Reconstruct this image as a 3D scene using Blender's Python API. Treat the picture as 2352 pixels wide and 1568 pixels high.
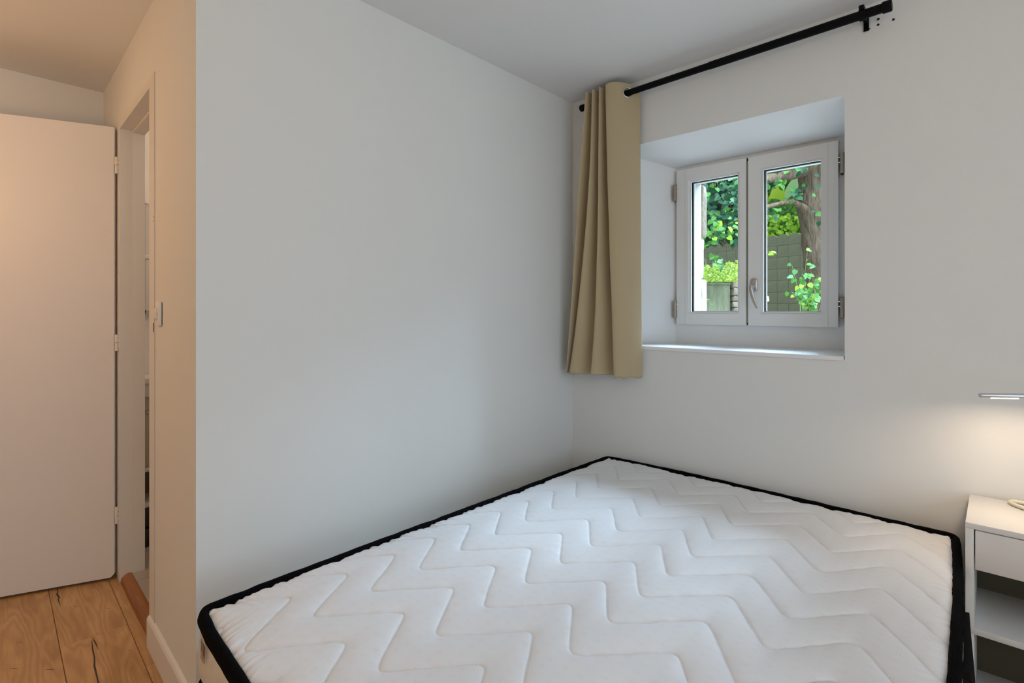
import bpy, bmesh, math, random
import numpy as np
from mathutils import Vector, Matrix, noise

random.seed(7); np.random.seed(7)
for o in list(bpy.data.objects): bpy.data.objects.remove(o)
S = bpy.context.scene
COL = S.collection
PI = math.pi

# ---------------------------------------------------------------- camera
cam_d = bpy.data.cameras.new('camera'); cam = bpy.data.objects.new('camera', cam_d); COL.objects.link(cam)
CAM = Vector((1.7315, -2.3492, 1.26)); YAW = math.radians(43)
cam.location = CAM; cam.rotation_euler = (PI/2, 0, YAW)
cam_d.sensor_width = 36; cam_d.lens = 1200/2352*36
cam_d.shift_y = -73/2352
cam_d.clip_start = .02
S.camera = cam
# ---------------------------------------------------------------- world, sun, large lights, exposure
W = bpy.data.worlds.new('sky'); S.world = W; W.use_nodes = True
wn = W.node_tree.nodes; wl = W.node_tree.links
bg = wn['Background']
tc = wn.new('ShaderNodeTexCoord'); sp = wn.new('ShaderNodeSeparateXYZ'); cr = wn.new('ShaderNodeValToRGB')
wl.new(tc.outputs['Generated'], sp.inputs[0]); wl.new(sp.outputs['Z'], cr.inputs[0]); wl.new(cr.outputs[0], bg.inputs[0])
cr.color_ramp.elements[0].position = 0.0; cr.color_ramp.elements[0].color = (.80, .90, 1, 1)
cr.color_ramp.elements[1].position = 1.0; cr.color_ramp.elements[1].color = (.50, .72, 1, 1)
bg.inputs[1].default_value = 1.5

def lamp(name, typ, loc, energy, color, rot=None, look=None, **kw):
    d = bpy.data.lights.new(name, typ); d.energy = energy; d.color = color
    for k, v in kw.items(): setattr(d, k, v)
    o = bpy.data.objects.new(name, d); COL.objects.link(o); o.location = loc
    if look is not None:
        o.rotation_euler = (Vector(look)-Vector(loc)).to_track_quat('-Z', 'Y').to_euler()
    elif rot: o.rotation_euler = rot
    return o
lamp('sun', 'SUN', (4, 3, 8), 3.6, (1, .95, .84), look=(4-.62, 3-.16, 8-.8), angle=.02)
# daylight coming down into the small window (bright sky above the garden)
lamp('sky_light', 'AREA', (1.7, 3.8, 4.45), 1600, (.57, .76, 1), look=(.85, .3, 1.5), shape='RECTANGLE', size=3.0, size_y=2.4)
# daylight of the big window in the wall behind the camera
lamp('window_daylight', 'AREA', (3.26, -1.95, 1.30), 21, (.68, .82, 1), look=(0, -1.9, 1.75), shape='RECTANGLE', size=2.0, size_y=1.7)
# warm lamp in the hall
lamp('hall_lamp', 'POINT', (-.80, -2.95, 1.80), 16, (1, .54, .23), shadow_soft_size=.12)
lamp('ceiling_fill', 'AREA', (2.5, -3.7, 1.75), 21, (1, .74, .49), look=(2.4, -3.5, 3), size=.35)  # added warm fill with no known source, lifts the ceiling and window wall
# bathroom lamp
lamp('bathroom_lamp', 'POINT', (-1.15, -1.0, 2.1), 11, (1, .72, .54), shadow_soft_size=.1)
S.view_settings.view_transform = 'Standard'; S.view_settings.look = 'None'
S.view_settings.exposure = -0.24; S.view_settings.gamma = 1.0
S.view_settings.use_curve_mapping = False

# ---------------------------------------------------------------- materials
def mat(name, color, rough=.6, metal=0, noise_amt=0, noise_scale=6, bump=0, bump_scale=60, bump_dist=.01, spec=.5, sheen=0, stretch=None):
    m = bpy.data.materials.new(name); m.use_nodes = True
    nt = m.node_tree; b = nt.nodes['Principled BSDF']
    b.inputs['Base Color'].default_value = (*color, 1)
    b.inputs['Roughness'].default_value = rough; b.inputs['Metallic'].default_value = metal
    b.inputs['Specular IOR Level'].default_value = spec
    if sheen: b.inputs['Sheen Weight'].default_value = sheen
    t = nt.nodes.new('ShaderNodeTexCoord'); co = t.outputs['Object']
    if stretch:
        mp = nt.nodes.new('ShaderNodeMapping'); mp.inputs['Scale'].default_value = stretch
        nt.links.new(co, mp.inputs[0]); co = mp.outputs[0]
    n = nt.nodes.new('ShaderNodeTexNoise'); n.inputs['Scale'].default_value = noise_scale
    n.inputs['Detail'].default_value = 5; nt.links.new(co, n.inputs['Vector'])
    mx = nt.nodes.new('ShaderNodeMix'); mx.data_type = 'RGBA'
    k = noise_amt
    mx.inputs['A'].default_value = (*[c*(1-k) for c in color], 1)
    mx.inputs['B'].default_value = (*[min(1, c*(1+k)) for c in color], 1)
    nt.links.new(n.outputs['Fac'], mx.inputs['Factor']); nt.links.new(mx.outputs['Result'], b.inputs['Base Color'])
    if bump:
        n2 = nt.nodes.new('ShaderNodeTexNoise'); n2.inputs['Scale'].default_value = bump_scale; n2.inputs['Detail'].default_value = 4
        nt.links.new(co, n2.inputs['Vector'])
        bp = nt.nodes.new('ShaderNodeBump'); bp.inputs['Strength'].default_value = bump; bp.inputs['Distance'].default_value = bump_dist
        nt.links.new(n2.outputs['Fac'], bp.inputs['Height']); nt.links.new(bp.outputs[0], b.inputs['Normal'])
    return m
M = {}
M['wall'] = mat('white_wall_paint', (.78, .785, .76), .85, noise_amt=.012, noise_scale=2.5, bump=.03, bump_scale=220, spec=.2)
M['ceiling'] = mat('white_ceiling_paint', (.80, .80, .79), .9, noise_amt=.01, noise_scale=2, bump=.02, bump_scale=150, spec=.1)
M['reveal'] = mat('window_reveal_paint', (.83, .835, .83), .8, noise_amt=.01, spec=.2)
M['door'] = mat('white_door_paint', (.80, .785, .775), .45, noise_amt=.01, bump=.02, bump_scale=90, spec=.35)
M['door_frame'] = mat('cream_door_frame_paint', (.76, .74, .70), .45, noise_amt=.02, bump=.03, bump_scale=40, spec=.35)
M['plinth'] = mat('white_baseboard_paint', (.80, .79, .77), .4, spec=.4)
M['lacquer'] = mat('white_lacquer', (.74, .735, .71), .42, noise_amt=.008, spec=.45)
M['winframe'] = mat('white_window_frame_paint', (.80, .80, .775), .4, noise_amt=.01, spec=.4)
M['gasket'] = mat('black_rubber_gasket', (.003, .003, .0035), .95, spec=.05)
M['shade'] = mat('dark_gap', (.05, .045, .03), .9)
M['bronze'] = mat('brushed_bronze_metal', (.36, .31, .26), .35, metal=.9)
M['steel'] = mat('satin_nickel_metal', (.50, .48, .47), .28, metal=.9)
M['chrome'] = mat('silver_grommet_metal', (.72, .72, .72), .25, metal=1)
M['pin'] = mat('bright_pin_metal', (.85, .85, .85), .3, metal=.5)
M['blackmetal'] = mat('black_painted_metal', (.0018, .0018, .0024), .5, spec=.12)
M['hole'] = mat('dark_wall_plug', (.015, .012, .01), .9)
M['curtain'] = mat('beige_curtain_fabric', (.50, .405, .25), .75, noise_amt=.05, noise_scale=3, bump=.12, bump_scale=900, spec=.15, sheen=.2)
M['tape'] = mat('black_mattress_tape', (.0045, .0045, .0055), .75, bump=.0, spec=.15)
M['side'] = mat('cream_mattress_side_fabric', (.72, .68, .60), .8, noise_amt=.08, noise_scale=30, bump=.25, bump_scale=140, spec=.1)
M['print'] = mat('grey_print', (.10, .07, .06), .8)
M['base'] = mat('grey_bed_base_fabric', (.35, .34, .33), .85, bump=.1, bump_scale=500)
M['basefab'] = mat('off_white_bed_base_fabric', (.72, .71, .69), .85, bump=.1, bump_scale=500)
M['wood_leg'] = mat('dark_wood_leg', (.10, .06, .035), .5)
M['grout'] = mat('pale_grout', (.55, .52, .46), .9, bump=.1)
M['tile'] = mat('grey_bathroom_tile', (.36, .33, .29), .35, noise_amt=.12, noise_scale=7, spec=.4)
M['darktile'] = mat('black_glossy_tile', (.02, .018, .015), .25)
M['mirror'] = mat('mirror_glass', (.82, .82, .84), .03, metal=1)
M['alu'] = mat('aluminium', (.62, .63, .64), .3, metal=.8)
M['cream'] = mat('cream_plastic', (.78, .72, .58), .4)
M['subfloor'] = mat('dark_subfloor', (.10, .06, .03), .9)
M['stonewhite'] = mat('white_limewashed_stone', (.42, .415, .40), .9, noise_amt=.06, noise_scale=9, bump=.5, bump_scale=35)
M['stone'] = mat('rough_beige_stone', (.20, .17, .125), .95, noise_amt=.30, noise_scale=16, bump=.9, bump_scale=30)
M['soil'] = mat('bounce_pale_ground', (.62, .60, .54), .95, noise_amt=.3, bump=.6, bump_scale=12)  # unseen ground kept pale to bounce daylight up into the window recess
M['mortar'] = mat('dark_mossy_mortar', (.075, .08, .05), .95, noise_amt=.3)

def wood(name, c1, c2, c3, ring=1.0):
    m = bpy.data.materials.new(name); m.use_nodes = True; nt = m.node_tree; N = nt.nodes; L = nt.links
    b = N['Principled BSDF']; b.inputs['Roughness'].default_value = .42; b.inputs['Specular IOR Level'].default_value = .4
    t = N.new('ShaderNodeTexCoord'); oi = N.new('ShaderNodeObjectInfo')
    ad = N.new('ShaderNodeVectorMath'); ad.operation = 'MULTIPLY_ADD'
    ad.inputs[1].default_value = (1, 1, 1)
    cb = N.new('ShaderNodeCombineXYZ'); ml = N.new('ShaderNodeMath'); ml.operation = 'MULTIPLY'; ml.inputs[1].default_value = 37.0
    L.new(oi.outputs['Random'], ml.inputs[0]); L.new(ml.outputs[0], cb.inputs[0]); L.new(ml.outputs[0], cb.inputs[1])
    L.new(t.outputs['Object'], ad.inputs[0]); L.new(cb.outputs[0], ad.inputs[2])
    mp = N.new('ShaderNodeMapping'); mp.inputs['Scale'].default_value = (1.3, 9, 9); L.new(ad.outputs[0], mp.inputs[0])
    # cathedral grain: distorted bands
    nz = N.new('ShaderNodeTexNoise'); nz.inputs['Scale'].default_value = .9; nz.inputs['Detail'].default_value = 2; L.new(mp.outputs[0], nz.inputs['Vector'])
    mu = N.new('ShaderNodeMath'); mu.operation = 'MULTIPLY'; mu.inputs[1].default_value = 95*ring; L.new(nz.outputs['Fac'], mu.inputs[0])
    si = N.new('ShaderNodeMath'); si.operation = 'SINE'; L.new(mu.outputs[0], si.inputs[0])
    mr = N.new('ShaderNodeMapRange'); mr.inputs['From Min'].default_value = -1; L.new(si.outputs[0], mr.inputs[0])
    mp2 = N.new('ShaderNodeMapping'); mp2.inputs['Scale'].default_value = (6, 110, 60); L.new(ad.outputs[0], mp2.inputs[0])
    n2 = N.new('ShaderNodeTexNoise'); n2.inputs['Scale'].default_value = 1.5; n2.inputs['Detail'].default_value = 6; L.new(mp2.outputs[0], n2.inputs['Vector'])
    mp3 = N.new('ShaderNodeMapping'); mp3.inputs['Scale'].default_value = (2.2, 7, 5); L.new(ad.outputs[0], mp3.inputs[0])
    n3 = N.new('ShaderNodeTexNoise'); n3.inputs['Scale'].default_value = 1.6; n3.inputs['Detail'].default_value = 3; L.new(mp3.outputs[0], n3.inputs['Vector'])
    r1 = N.new('ShaderNodeValToRGB'); r1.color_ramp.elements[0].color = (*c2, 1); r1.color_ramp.elements[1].color = (*c1, 1)
    r1.color_ramp.elements[0].position = .33; r1.color_ramp.elements[1].position = .62; L.new(n3.outputs['Fac'], r1.inputs[0])
    m1 = N.new('ShaderNodeMix'); m1.data_type = 'RGBA'; L.new(r1.outputs[0], m1.inputs['A']); m1.inputs['B'].default_value = (*c3, 1)
    f1 = N.new('ShaderNodeMath'); f1.operation = 'MULTIPLY'; f1.inputs[1].default_value = .27; L.new(mr.outputs[0], f1.inputs[0]); L.new(f1.outputs[0], m1.inputs['Factor'])
    m2 = N.new('ShaderNodeMix'); m2.data_type = 'RGBA'; L.new(m1.outputs['Result'], m2.inputs['A']); m2.inputs['B'].default_value = (*c3, 1)
    f2 = N.new('ShaderNodeMapRange'); f2.inputs['From Min'].default_value = .55; f2.inputs['From Max'].default_value = .8; f2.inputs['To Max'].default_value = .5
    L.new(n2.outputs['Fac'], f2.inputs[0]); L.new(f2.outputs[0], m2.inputs['Factor'])
    L.new(m2.outputs['Result'], b.inputs['Base Color'])
    bp = N.new('ShaderNodeBump'); bp.inputs['Strength'].default_value = .25; bp.inputs['Distance'].default_value = .002
    L.new(n2.outputs['Fac'], bp.inputs['Height']); L.new(bp.outputs[0], b.inputs['Normal'])
    return m
M['oak'] = wood('oak_plank', (.60, .37, .17), (.47, .27, .115), (.20, .10, .045))
M['oakdark'] = wood('oiled_oak_threshold', (.36, .15, .045), (.28, .105, .03), (.13, .045, .012), .6)
M['crack'] = mat('dark_filled_crack', (.035, .025, .022), .6)

# mattress ticking with tiny perforations
def ticking():
    m = mat('white_quilted_ticking', (.80, .805, .815), .55, noise_amt=.012, noise_scale=14, bump=.0, spec=.3, sheen=.15)
    nt = m.node_tree; N = nt.nodes; L = nt.links; b = N['Principled BSDF']
    t = N.new('ShaderNodeTexCoord')
    def dots(scale, off):
        mp = N.new('ShaderNodeMapping'); mp.inputs['Scale'].default_value = scale; mp.inputs['Location'].default_value = off
        L.new(t.outputs['Object'], mp.inputs[0])
        fr = N.new('ShaderNodeVectorMath'); fr.operation = 'FRACTION'; L.new(mp.outputs[0], fr.inputs[0])
        sb = N.new('ShaderNodeVectorMath'); sb.operation = 'SUBTRACT'; sb.inputs[1].default_value = (.5, .5, .5); L.new(fr.outputs[0], sb.inputs[0])
        ml = N.new('ShaderNodeVectorMath'); ml.operation = 'MULTIPLY'; ml.inputs[1].default_value = (1, 1, 0); L.new(sb.outputs[0], ml.inputs[0])
        ln = N.new('ShaderNodeVectorMath'); ln.operation = 'LENGTH'; L.new(ml.outputs[0], ln.inputs[0])
        mr = N.new('ShaderNodeMapRange'); mr.inputs['From Min'].default_value = .16; mr.inputs['From Max'].default_value = .28
        mr.inputs['To Min'].default_value = 1; mr.inputs['To Max'].default_value = 0; L.new(ln.outputs['Value'], mr.inputs[0])
        return mr.outputs[0]
    d = dots((190, 190, 1), (0, 0, 0))
    mask = dots((26, 34, 1), (.2, .1, 0))
    mu = N.new('ShaderNodeMath'); mu.operation = 'MULTIPLY'; L.new(d, mu.inputs[0]); L.new(mask, mu.inputs[1])
    src = b.inputs['Base Color'].links[0].from_socket
    mx = N.new('ShaderNodeMix'); mx.data_type = 'RGBA'; L.new(src, mx.inputs['A']); mx.inputs['B'].default_value = (.5, .48, .46, 1)
    f = N.new('ShaderNodeMath'); f.operation = 'MULTIPLY'; f.inputs[1].default_value = .32; L.new(mu.outputs[0], f.inputs[0])
    L.new(f.outputs[0], mx.inputs['Factor']); L.new(mx.outputs['Result'], b.inputs['Base Color'])
    n2 = N.new('ShaderNodeTexNoise'); n2.inputs['Scale'].default_value = 700; L.new(t.outputs['Object'], n2.inputs['Vector'])
    sbb = N.new('ShaderNodeMath'); sbb.operation = 'SUBTRACT'; L.new(n2.outputs['Fac'], sbb.inputs[0]); L.new(mu.outputs[0], sbb.inputs[1])
    bp = N.new('ShaderNodeBump'); bp.inputs['Strength'].default_value = .12; bp.inputs['Distance'].default_value = .0015
    L.new(sbb.outputs[0], bp.inputs['Height']); L.new(bp.outputs[0], b.inputs['Normal'])
    return m
M['ticking'] = ticking()

def glass():
    m = bpy.data.materials.new('window_glass'); m.use_nodes = True; nt = m.node_tree; N = nt.nodes; L = nt.links
    N.remove(N['Principled BSDF']); out = N['Material Output']
    tr = N.new('ShaderNodeBsdfTransparent'); tr.inputs[0].default_value = (.95, .975, .965, 1)
    gl = N.new('ShaderNodeBsdfGlossy'); gl.inputs['Roughness'].default_value = .02
    fr = N.new('ShaderNodeFresnel'); fr.inputs[0].default_value = 1.45
    ge = N.new('ShaderNodeNewGeometry'); iv = N.new('ShaderNodeMath'); iv.operation = 'SUBTRACT'; iv.inputs[0].default_value = 1.0
    L.new(ge.outputs['Backfacing'], iv.inputs[1]); ff = N.new('ShaderNodeMath'); ff.operation = 'MULTIPLY'   # no second reflection on leaving the pane
    L.new(fr.outputs[0], ff.inputs[0]); L.new(iv.outputs[0], ff.inputs[1])
    mx = N.new('ShaderNodeMixShader'); L.new(ff.outputs[0], mx.inputs[0]); L.new(tr.outputs[0], mx.inputs[1]); L.new(gl.outputs[0], mx.inputs[2])
    L.new(mx.outputs[0], out.inputs[0]); return m
M['glass'] = glass()
def emis(name, c, s):
    m = bpy.data.materials.new(name); m.use_nodes = True; b = m.node_tree.nodes['Principled BSDF']
    b.inputs['Emission Color'].default_value = (*c, 1); b.inputs['Emission Strength'].default_value = s; return m
M['led'] = emis('glowing_led_strip', (1, .86, .66), 9)
def leafmat(name, c, tr):
    m = bpy.data.materials.new(name); m.use_nodes = True; nt = m.node_tree; N = nt.nodes; L = nt.links
    out = N['Material Output']; b = N['Principled BSDF']; b.inputs['Roughness'].default_value = .6; b.inputs['Specular IOR Level'].default_value = .15
    g = N.new('ShaderNodeNewGeometry'); t = N.new('ShaderNodeTexCoord')
    mr = N.new('ShaderNodeHueSaturation'); mr.inputs['Color'].default_value = (*c, 1)
    v = N.new('ShaderNodeMapRange'); v.inputs['To Min'].default_value = .6; v.inputs['To Max'].default_value = 1.45
    L.new(g.outputs['Random Per Island'], v.inputs[0]); L.new(v.outputs[0], mr.inputs['Value'])
    L.new(mr.outputs[0], b.inputs['Base Color'])
    ts = N.new('ShaderNodeBsdfTranslucent')
    br = N.new('ShaderNodeMix'); br.data_type = 'RGBA'; br.blend_type = 'MULTIPLY'; br.inputs['Factor'].default_value = 1
    L.new(mr.outputs[0], br.inputs['A']); br.inputs['B'].default_value = (1.5, 1.5, .5, 1)
    L.new(br.outputs['Result'], ts.inputs[0])
    mx = N.new('ShaderNodeMixShader'); mx.inputs[0].default_value = tr
    L.new(b.outputs[0], mx.inputs[1]); L.new(ts.outputs[0], mx.inputs[2]); L.new(mx.outputs[0], out.inputs[0]); return m
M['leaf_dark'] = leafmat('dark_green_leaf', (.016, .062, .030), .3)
M['leaf_mid'] = leafmat('mid_green_leaf', (.065, .19, .04), .4)
M['leaf_bright'] = leafmat('bright_yellow_green_leaf', (.30, .50, .07), .5)
M['leaf_blue'] = leafmat('pale_blue_green_leaf', (.15, .32, .17), .4)
M['stem'] = mat('green_stem', (.16, .24, .06), .7)
def bark():
    m = mat('grey_brown_bark', (.125, .090, .060), .95, noise_amt=.95, noise_scale=5, bump=1.0, bump_scale=8, bump_dist=.06, spec=.1, stretch=(3, 3, .8)); return m
M['bark'] = bark()
def blockmat():
    m = mat('mossy_concrete_block', (.17, .175, .105), .95, noise_amt=.55, noise_scale=3.2, bump=.5, bump_scale=40); return m
M['block'] = blockmat()
M['oldwall'] = mat('mossy_rendered_concrete', (.115, .125, .075), .95, noise_amt=.75, noise_scale=7, bump=.6, bump_scale=18, stretch=(2.2, 1, .55))

# ---------------------------------------------------------------- helpers
def new(name, mesh_or_none, parent=None, loc=None, rot=None):
    o = bpy.data.objects.new(name, mesh_or_none); COL.objects.link(o)
    if parent: o.parent = parent
    if loc is not None: o.location = loc
    if rot is not None: o.rotation_euler = rot
    return o
def obj(name, bm, m, parent=None, smooth=False, loc=None, rot=None, recalc=True):
    if recalc: bmesh.ops.recalc_face_normals(bm, faces=bm.faces)
    me = bpy.data.meshes.new(name); bm.to_mesh(me); bm.free()
    if isinstance(m, str): m = M[m]
    me.materials.append(m)
    if smooth:
        for p in me.polygons: p.use_smooth = True
        try: me.set_sharp_from_angle(angle=math.radians(38))
        except Exception: pass
    return new(name, me, parent, loc, rot)
def pyobj(name, verts, faces, m, parent=None, smooth=False, loc=None, rot=None):
    me = bpy.data.meshes.new(name); me.from_pydata([tuple(v) for v in verts], [], faces); me.update()
    me.materials.append(M[m] if isinstance(m, str) else m)
    if smooth:
        for p in me.polygons: p.use_smooth = True
    return new(name, me, parent, loc, rot)
def tag(o, label=None, cat=None, group=None, kind=None):
    if label: o['label'] = label
    if cat: o['category'] = cat
    if group: o['group'] = group
    if kind: o['kind'] = kind
    return o
def empty(name, loc=(0, 0, 0), rz=0, parent=None):
    o = new(name, None, parent, loc, (0, 0, rz)); o.empty_display_size = .1; return o
def bx(bm, x0, x1, y0, y1, z0, z1, bevel=0, seg=2, mtx=None):
    r = bmesh.ops.create_cube(bm, size=1)
    vs = r['verts']
    bmesh.ops.scale(bm, verts=vs, vec=(x1-x0, y1-y0, z1-z0))
    bmesh.ops.translate(bm, verts=vs, vec=((x0+x1)/2, (y0+y1)/2, (z0+z1)/2))
    if bevel:
        es = list({e for v in vs for e in v.link_edges})
        rr = bmesh.ops.bevel(bm, geom=es, offset=bevel, segments=seg, affect='EDGES', profile=.5)
        vs = list({v for f in rr['faces'] for v in f.verts} | {v for v in vs if v.is_valid})
    if mtx is not None: bmesh.ops.transform(bm, matrix=mtx, verts=[v for v in vs if v.is_valid])
    return bm
def box(name, x0, x1, y0, y1, z0, z1, m, parent=None, bevel=0, seg=2, **k):
    bm = bmesh.new(); bx(bm, min(x0, x1), max(x0, x1), min(y0, y1), max(y0, y1), min(z0, z1), max(z0, z1), bevel, seg)
    return obj(name, bm, m, parent, smooth=bool(bevel), **k)
def tube(bm, pts, r, n=12, cap=True, closed=False, up=(0, 0, 1)):
    pts = [Vector(p) for p in pts]; rings = []
    for i, p in enumerate(pts):
        if closed: d = pts[(i+1) % len(pts)]-pts[i-1]
        else: d = pts[min(i+1, len(pts)-1)]-pts[max(i-1, 0)]
        d.normalize(); u = Vector(up)
        if abs(d.dot(u)) > .95: u = Vector((1, 0, 0))
        a = d.cross(u).normalized(); b = d.cross(a).normalized()
        rr = r[i] if isinstance(r, list) else r
        if isinstance(rr, tuple): ra, rb = rr
        else: ra = rb = rr
        rings.append([bm.verts.new(p+a*ra*math.cos(2*PI*k/n)+b*rb*math.sin(2*PI*k/n)) for k in range(n)])
    m = len(rings)
    for i in range(m if closed else m-1):
        A, B = rings[i], rings[(i+1) % m]
        for k in range(n): bm.faces.new((A[k], A[(k+1) % n], B[(k+1) % n], B[k]))
    if cap and not closed:
        bm.faces.new(rings[0]); bm.faces.new(list(reversed(rings[-1])))
    return bm
def cyl(name, p0, p1, r, m, parent=None, n=24):
    bm = bmesh.new(); tube(bm, [p0, p1], r, n); return obj(name, bm, m, parent, smooth=True)
def prism(bm, poly, z0, z1):
    lo = [bm.verts.new((x, y, z0)) for x, y in poly]; hi = [bm.verts.new((x, y, z1)) for x, y in poly]
    n = len(poly)
    for i in range(n): bm.faces.new((lo[i], lo[(i+1) % n], hi[(i+1) % n], hi[i]))
    bm.faces.new(list(reversed(lo))); bm.faces.new(hi); return bm

# ---------------------------------------------------------------- the setting
H = 2.405
W3A = -.0325                               # slope of the hall wall
def w3(x): return -1.8584 + W3A*x          # y of its front face
RZ3 = math.atan(W3A)

# wall_left : the white wall beside the bed
tag(box('wall_left', -.09, 0, -1.7684, .0, 0, H, 'wall'), kind='structure')

# wall_back : the window wall with its splayed recess
def wall_with_recess():
    bm = bmesh.new()
    zc = 2.087; zb = 2.020; yo, yi = 0, .33; ye = .62
    X0, X1 = -1.84, 3.45
    sillz = 1.066
    L = {}
    def V(x, y, z):
        k = (round(x, 4), round(y, 4), round(z, 4))
        if k not in L: L[k] = bm.verts.new(k)
        return L[k]
    outer = lambda y: [(X0, y, -.1), (X1, y, -.1), (X1, y, H+.1), (X0, y, H+.1)]
    fin = [(.262, yo, sillz), (1.2955, yo, sillz), (1.2955, yo, zc), (.262, yo, zc)]
    mid = [(.455, yi, sillz), (1.243, yi, sillz), (1.243, yi, zb), (.455, yi, zb)]
    bakm = [(.475, yi+.06, sillz), (1.235, yi+.06, sillz), (1.235, yi+.06, zb-.03), (.475, yi+.06, zb-.03)]
    bak = [(.466, ye, sillz-.06), (1.235, ye, sillz-.06), (1.235, ye, zb-.03), (.466, ye, zb-.03)]
    def ring(a, b, flip=False):
        for i in range(4):
            j = (i+1) % 4
            bm.faces.new([V(*a[i]), V(*a[j]), V(*b[j]), V(*b[i])])
    ring(outer(yo), fin); ring(fin, mid); ring(mid, bakm); ring(bakm, bak); ring(bak, outer(ye)); ring(outer(ye), outer(yo))
    return bm
wb = obj('wall_back', wall_with_recess(), 'wall'); tag(wb, kind='structure')
for i, p in enumerate(wb.data.polygons):
    pass
wb.data.materials.append(M['reveal']); wb.data.materials.append(M['stonewhite'])
for p in wb.data.polygons:
    c = p.center; n = p.normal
    if .2 < c.x < 1.35 and 0.01 < c.y < .385 and abs(n.y) < .9 and 1 < c.z < 2.2: p.material_index = 1
    elif c.y > .4: p.material_index = 2
# screw holes left in the wall next to the rod bracket
for (x, z, r) in ((1.4024, 2.3398, .0042), (1.4024, 2.3187, .0042), (1.4485, 2.3207, .0042), (1.376, 2.3135, .0022)):
    bm = bmesh.new(); tube(bm, [(x, .001, z), (x, -.0012, z)], r, 14)
    o = obj('screw_hole', bm, 'hole', wb)
    if abs(z-2.3398) < 1e-4:
        bm = bmesh.new(); tube(bm, [(x+.0062*math.cos(a), -.0012, z-.001+.0062*math.sin(a)) for a in np.linspace(0, 2*PI, 18)[:-1]], .0012, 6, closed=True, up=(0, 1, 0))
        obj('plug_rim', bm, 'plinth', o, smooth=True)

# wall_hall : the warm-lit wall with the bathroom door, right piece, lintel, left piece
def hallwall():
    bm = bmesh.new()
    def piece(xa, xb, z0, z1, th=.09):
        prism(bm, [(xa, w3(xa)), (xb, w3(xb)), (xb, w3(xb)+th), (xa, w3(xa)+th)], z0, z1)
    piece(-.611+.0, 0, 0, H); piece(-1.235, -.611, 2.097, H); piece(-1.80, -1.235, 0, H)
    return bm
tag(obj('wall_hall', hallwall(), 'wall'), kind='structure')
tag(box('wall_side', -1.84, -1.73, -4.7, .0, 0, H, 'wall'), kind='structure')
def wall_right_bm():
    bm = bmesh.new(); x0, x1 = 3.30, 3.40
    y0, y1, z0, z1 = -3.00, -.90, .45, 2.2
    bx(bm, x0, x1, -4.7, y0, 0, H); bx(bm, x0, x1, y1, 0, 0, H); bx(bm, x0, x1, y0, y1, 0, z0); bx(bm, x0, x1, y0, y1, z1, H)
    return bm
tag(obj('wall_right', wall_right_bm(), 'wall'), kind='structure')
tag(box('wall_front', -1.84, 3.40, -4.8, -4.7, 0, H, 'wall'), kind='structure')
tag(box('ceiling', -1.84, 3.40, -4.8, .0, H, H+.1, 'ceiling'), kind='structure')
# second window, behind the camera: the daylight on the bed comes from it
w2 = empty('window_2', (3.35, -1.95, .45)); tag(w2, kind='structure')
bm = bmesh.new()
for (a, b, c, d) in ((-1.05, 1.05, 0, .06), (-1.05, 1.05, 1.69, 1.75), (-1.05, -.99, .06, 1.69), (.99, 1.05, .06, 1.69), (-.03, .03, .06, 1.69)):
    bx(bm, -.03, .03, a, b, c, d)
obj('window_frame', bm, 'winframe', w2)
for a, b in ((-.99, -.03), (.03, .99)): box('pane', -.003, .003, a, b, .06, 1.69, 'glass', w2)

# floor of wide oak planks
fl = box('floor', -1.84, 3.40, -4.8, .0, -.06, -.012, 'subfloor'); tag(fl, kind='structure')
PW, PL = .2063, 1.35
FA = math.radians(-2.2); fx, fy = math.cos(FA), math.sin(FA)
org = Vector((-.825, -1.868, 0))           # a corner where four plank edges meet
def plank_mesh(l, w):
    bm = bmesh.new(); bx(bm, .0007, l-.0007, .0007, w-.0007, -.012, 0)
    es = [e for e in bm.edges if all(abs(v.co.z) < 1e-6 for v in e.verts)]
    bmesh.ops.bevel(bm, geom=es, offset=.0016, segments=1, affect='EDGES')
    me = bpy.data.meshes.new('plank'); bm.to_mesh(me); bm.free(); me.materials.append(M['oak']); return me
pm = {}
def plank(u0, u1, v0):
    key = round(u1-u0, 3)
    if key not in pm: pm[key] = plank_mesh(key, PW)
    p = org + Vector((u0*fx - v0*fy, u0*fy + v0*fx, 0))
    return new('plank', pm[key], fl, p, (0, 0, FA))
planks = {}
for r in range(-14, 9):
    off = {-1: 0.0, -2: .62, 0: .35}.get(r, (r*.47) % PL)
    k = -3
    while True:
        u0 = off + k*PL; u1 = u0+PL; k += 1
        v0 = r*PW
        if u0 > 4.6: break
        a = max(u0, -.98+.0); b = min(u1, 4.15)
        if b-a < .05: continue
        # clip against the room ends in y
        ym = org.y + a*fy + v0*fx
        if ym < -4.62 or ym > -.24: continue
        planks[(r, k)] = plank(a, b, v0)
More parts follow.
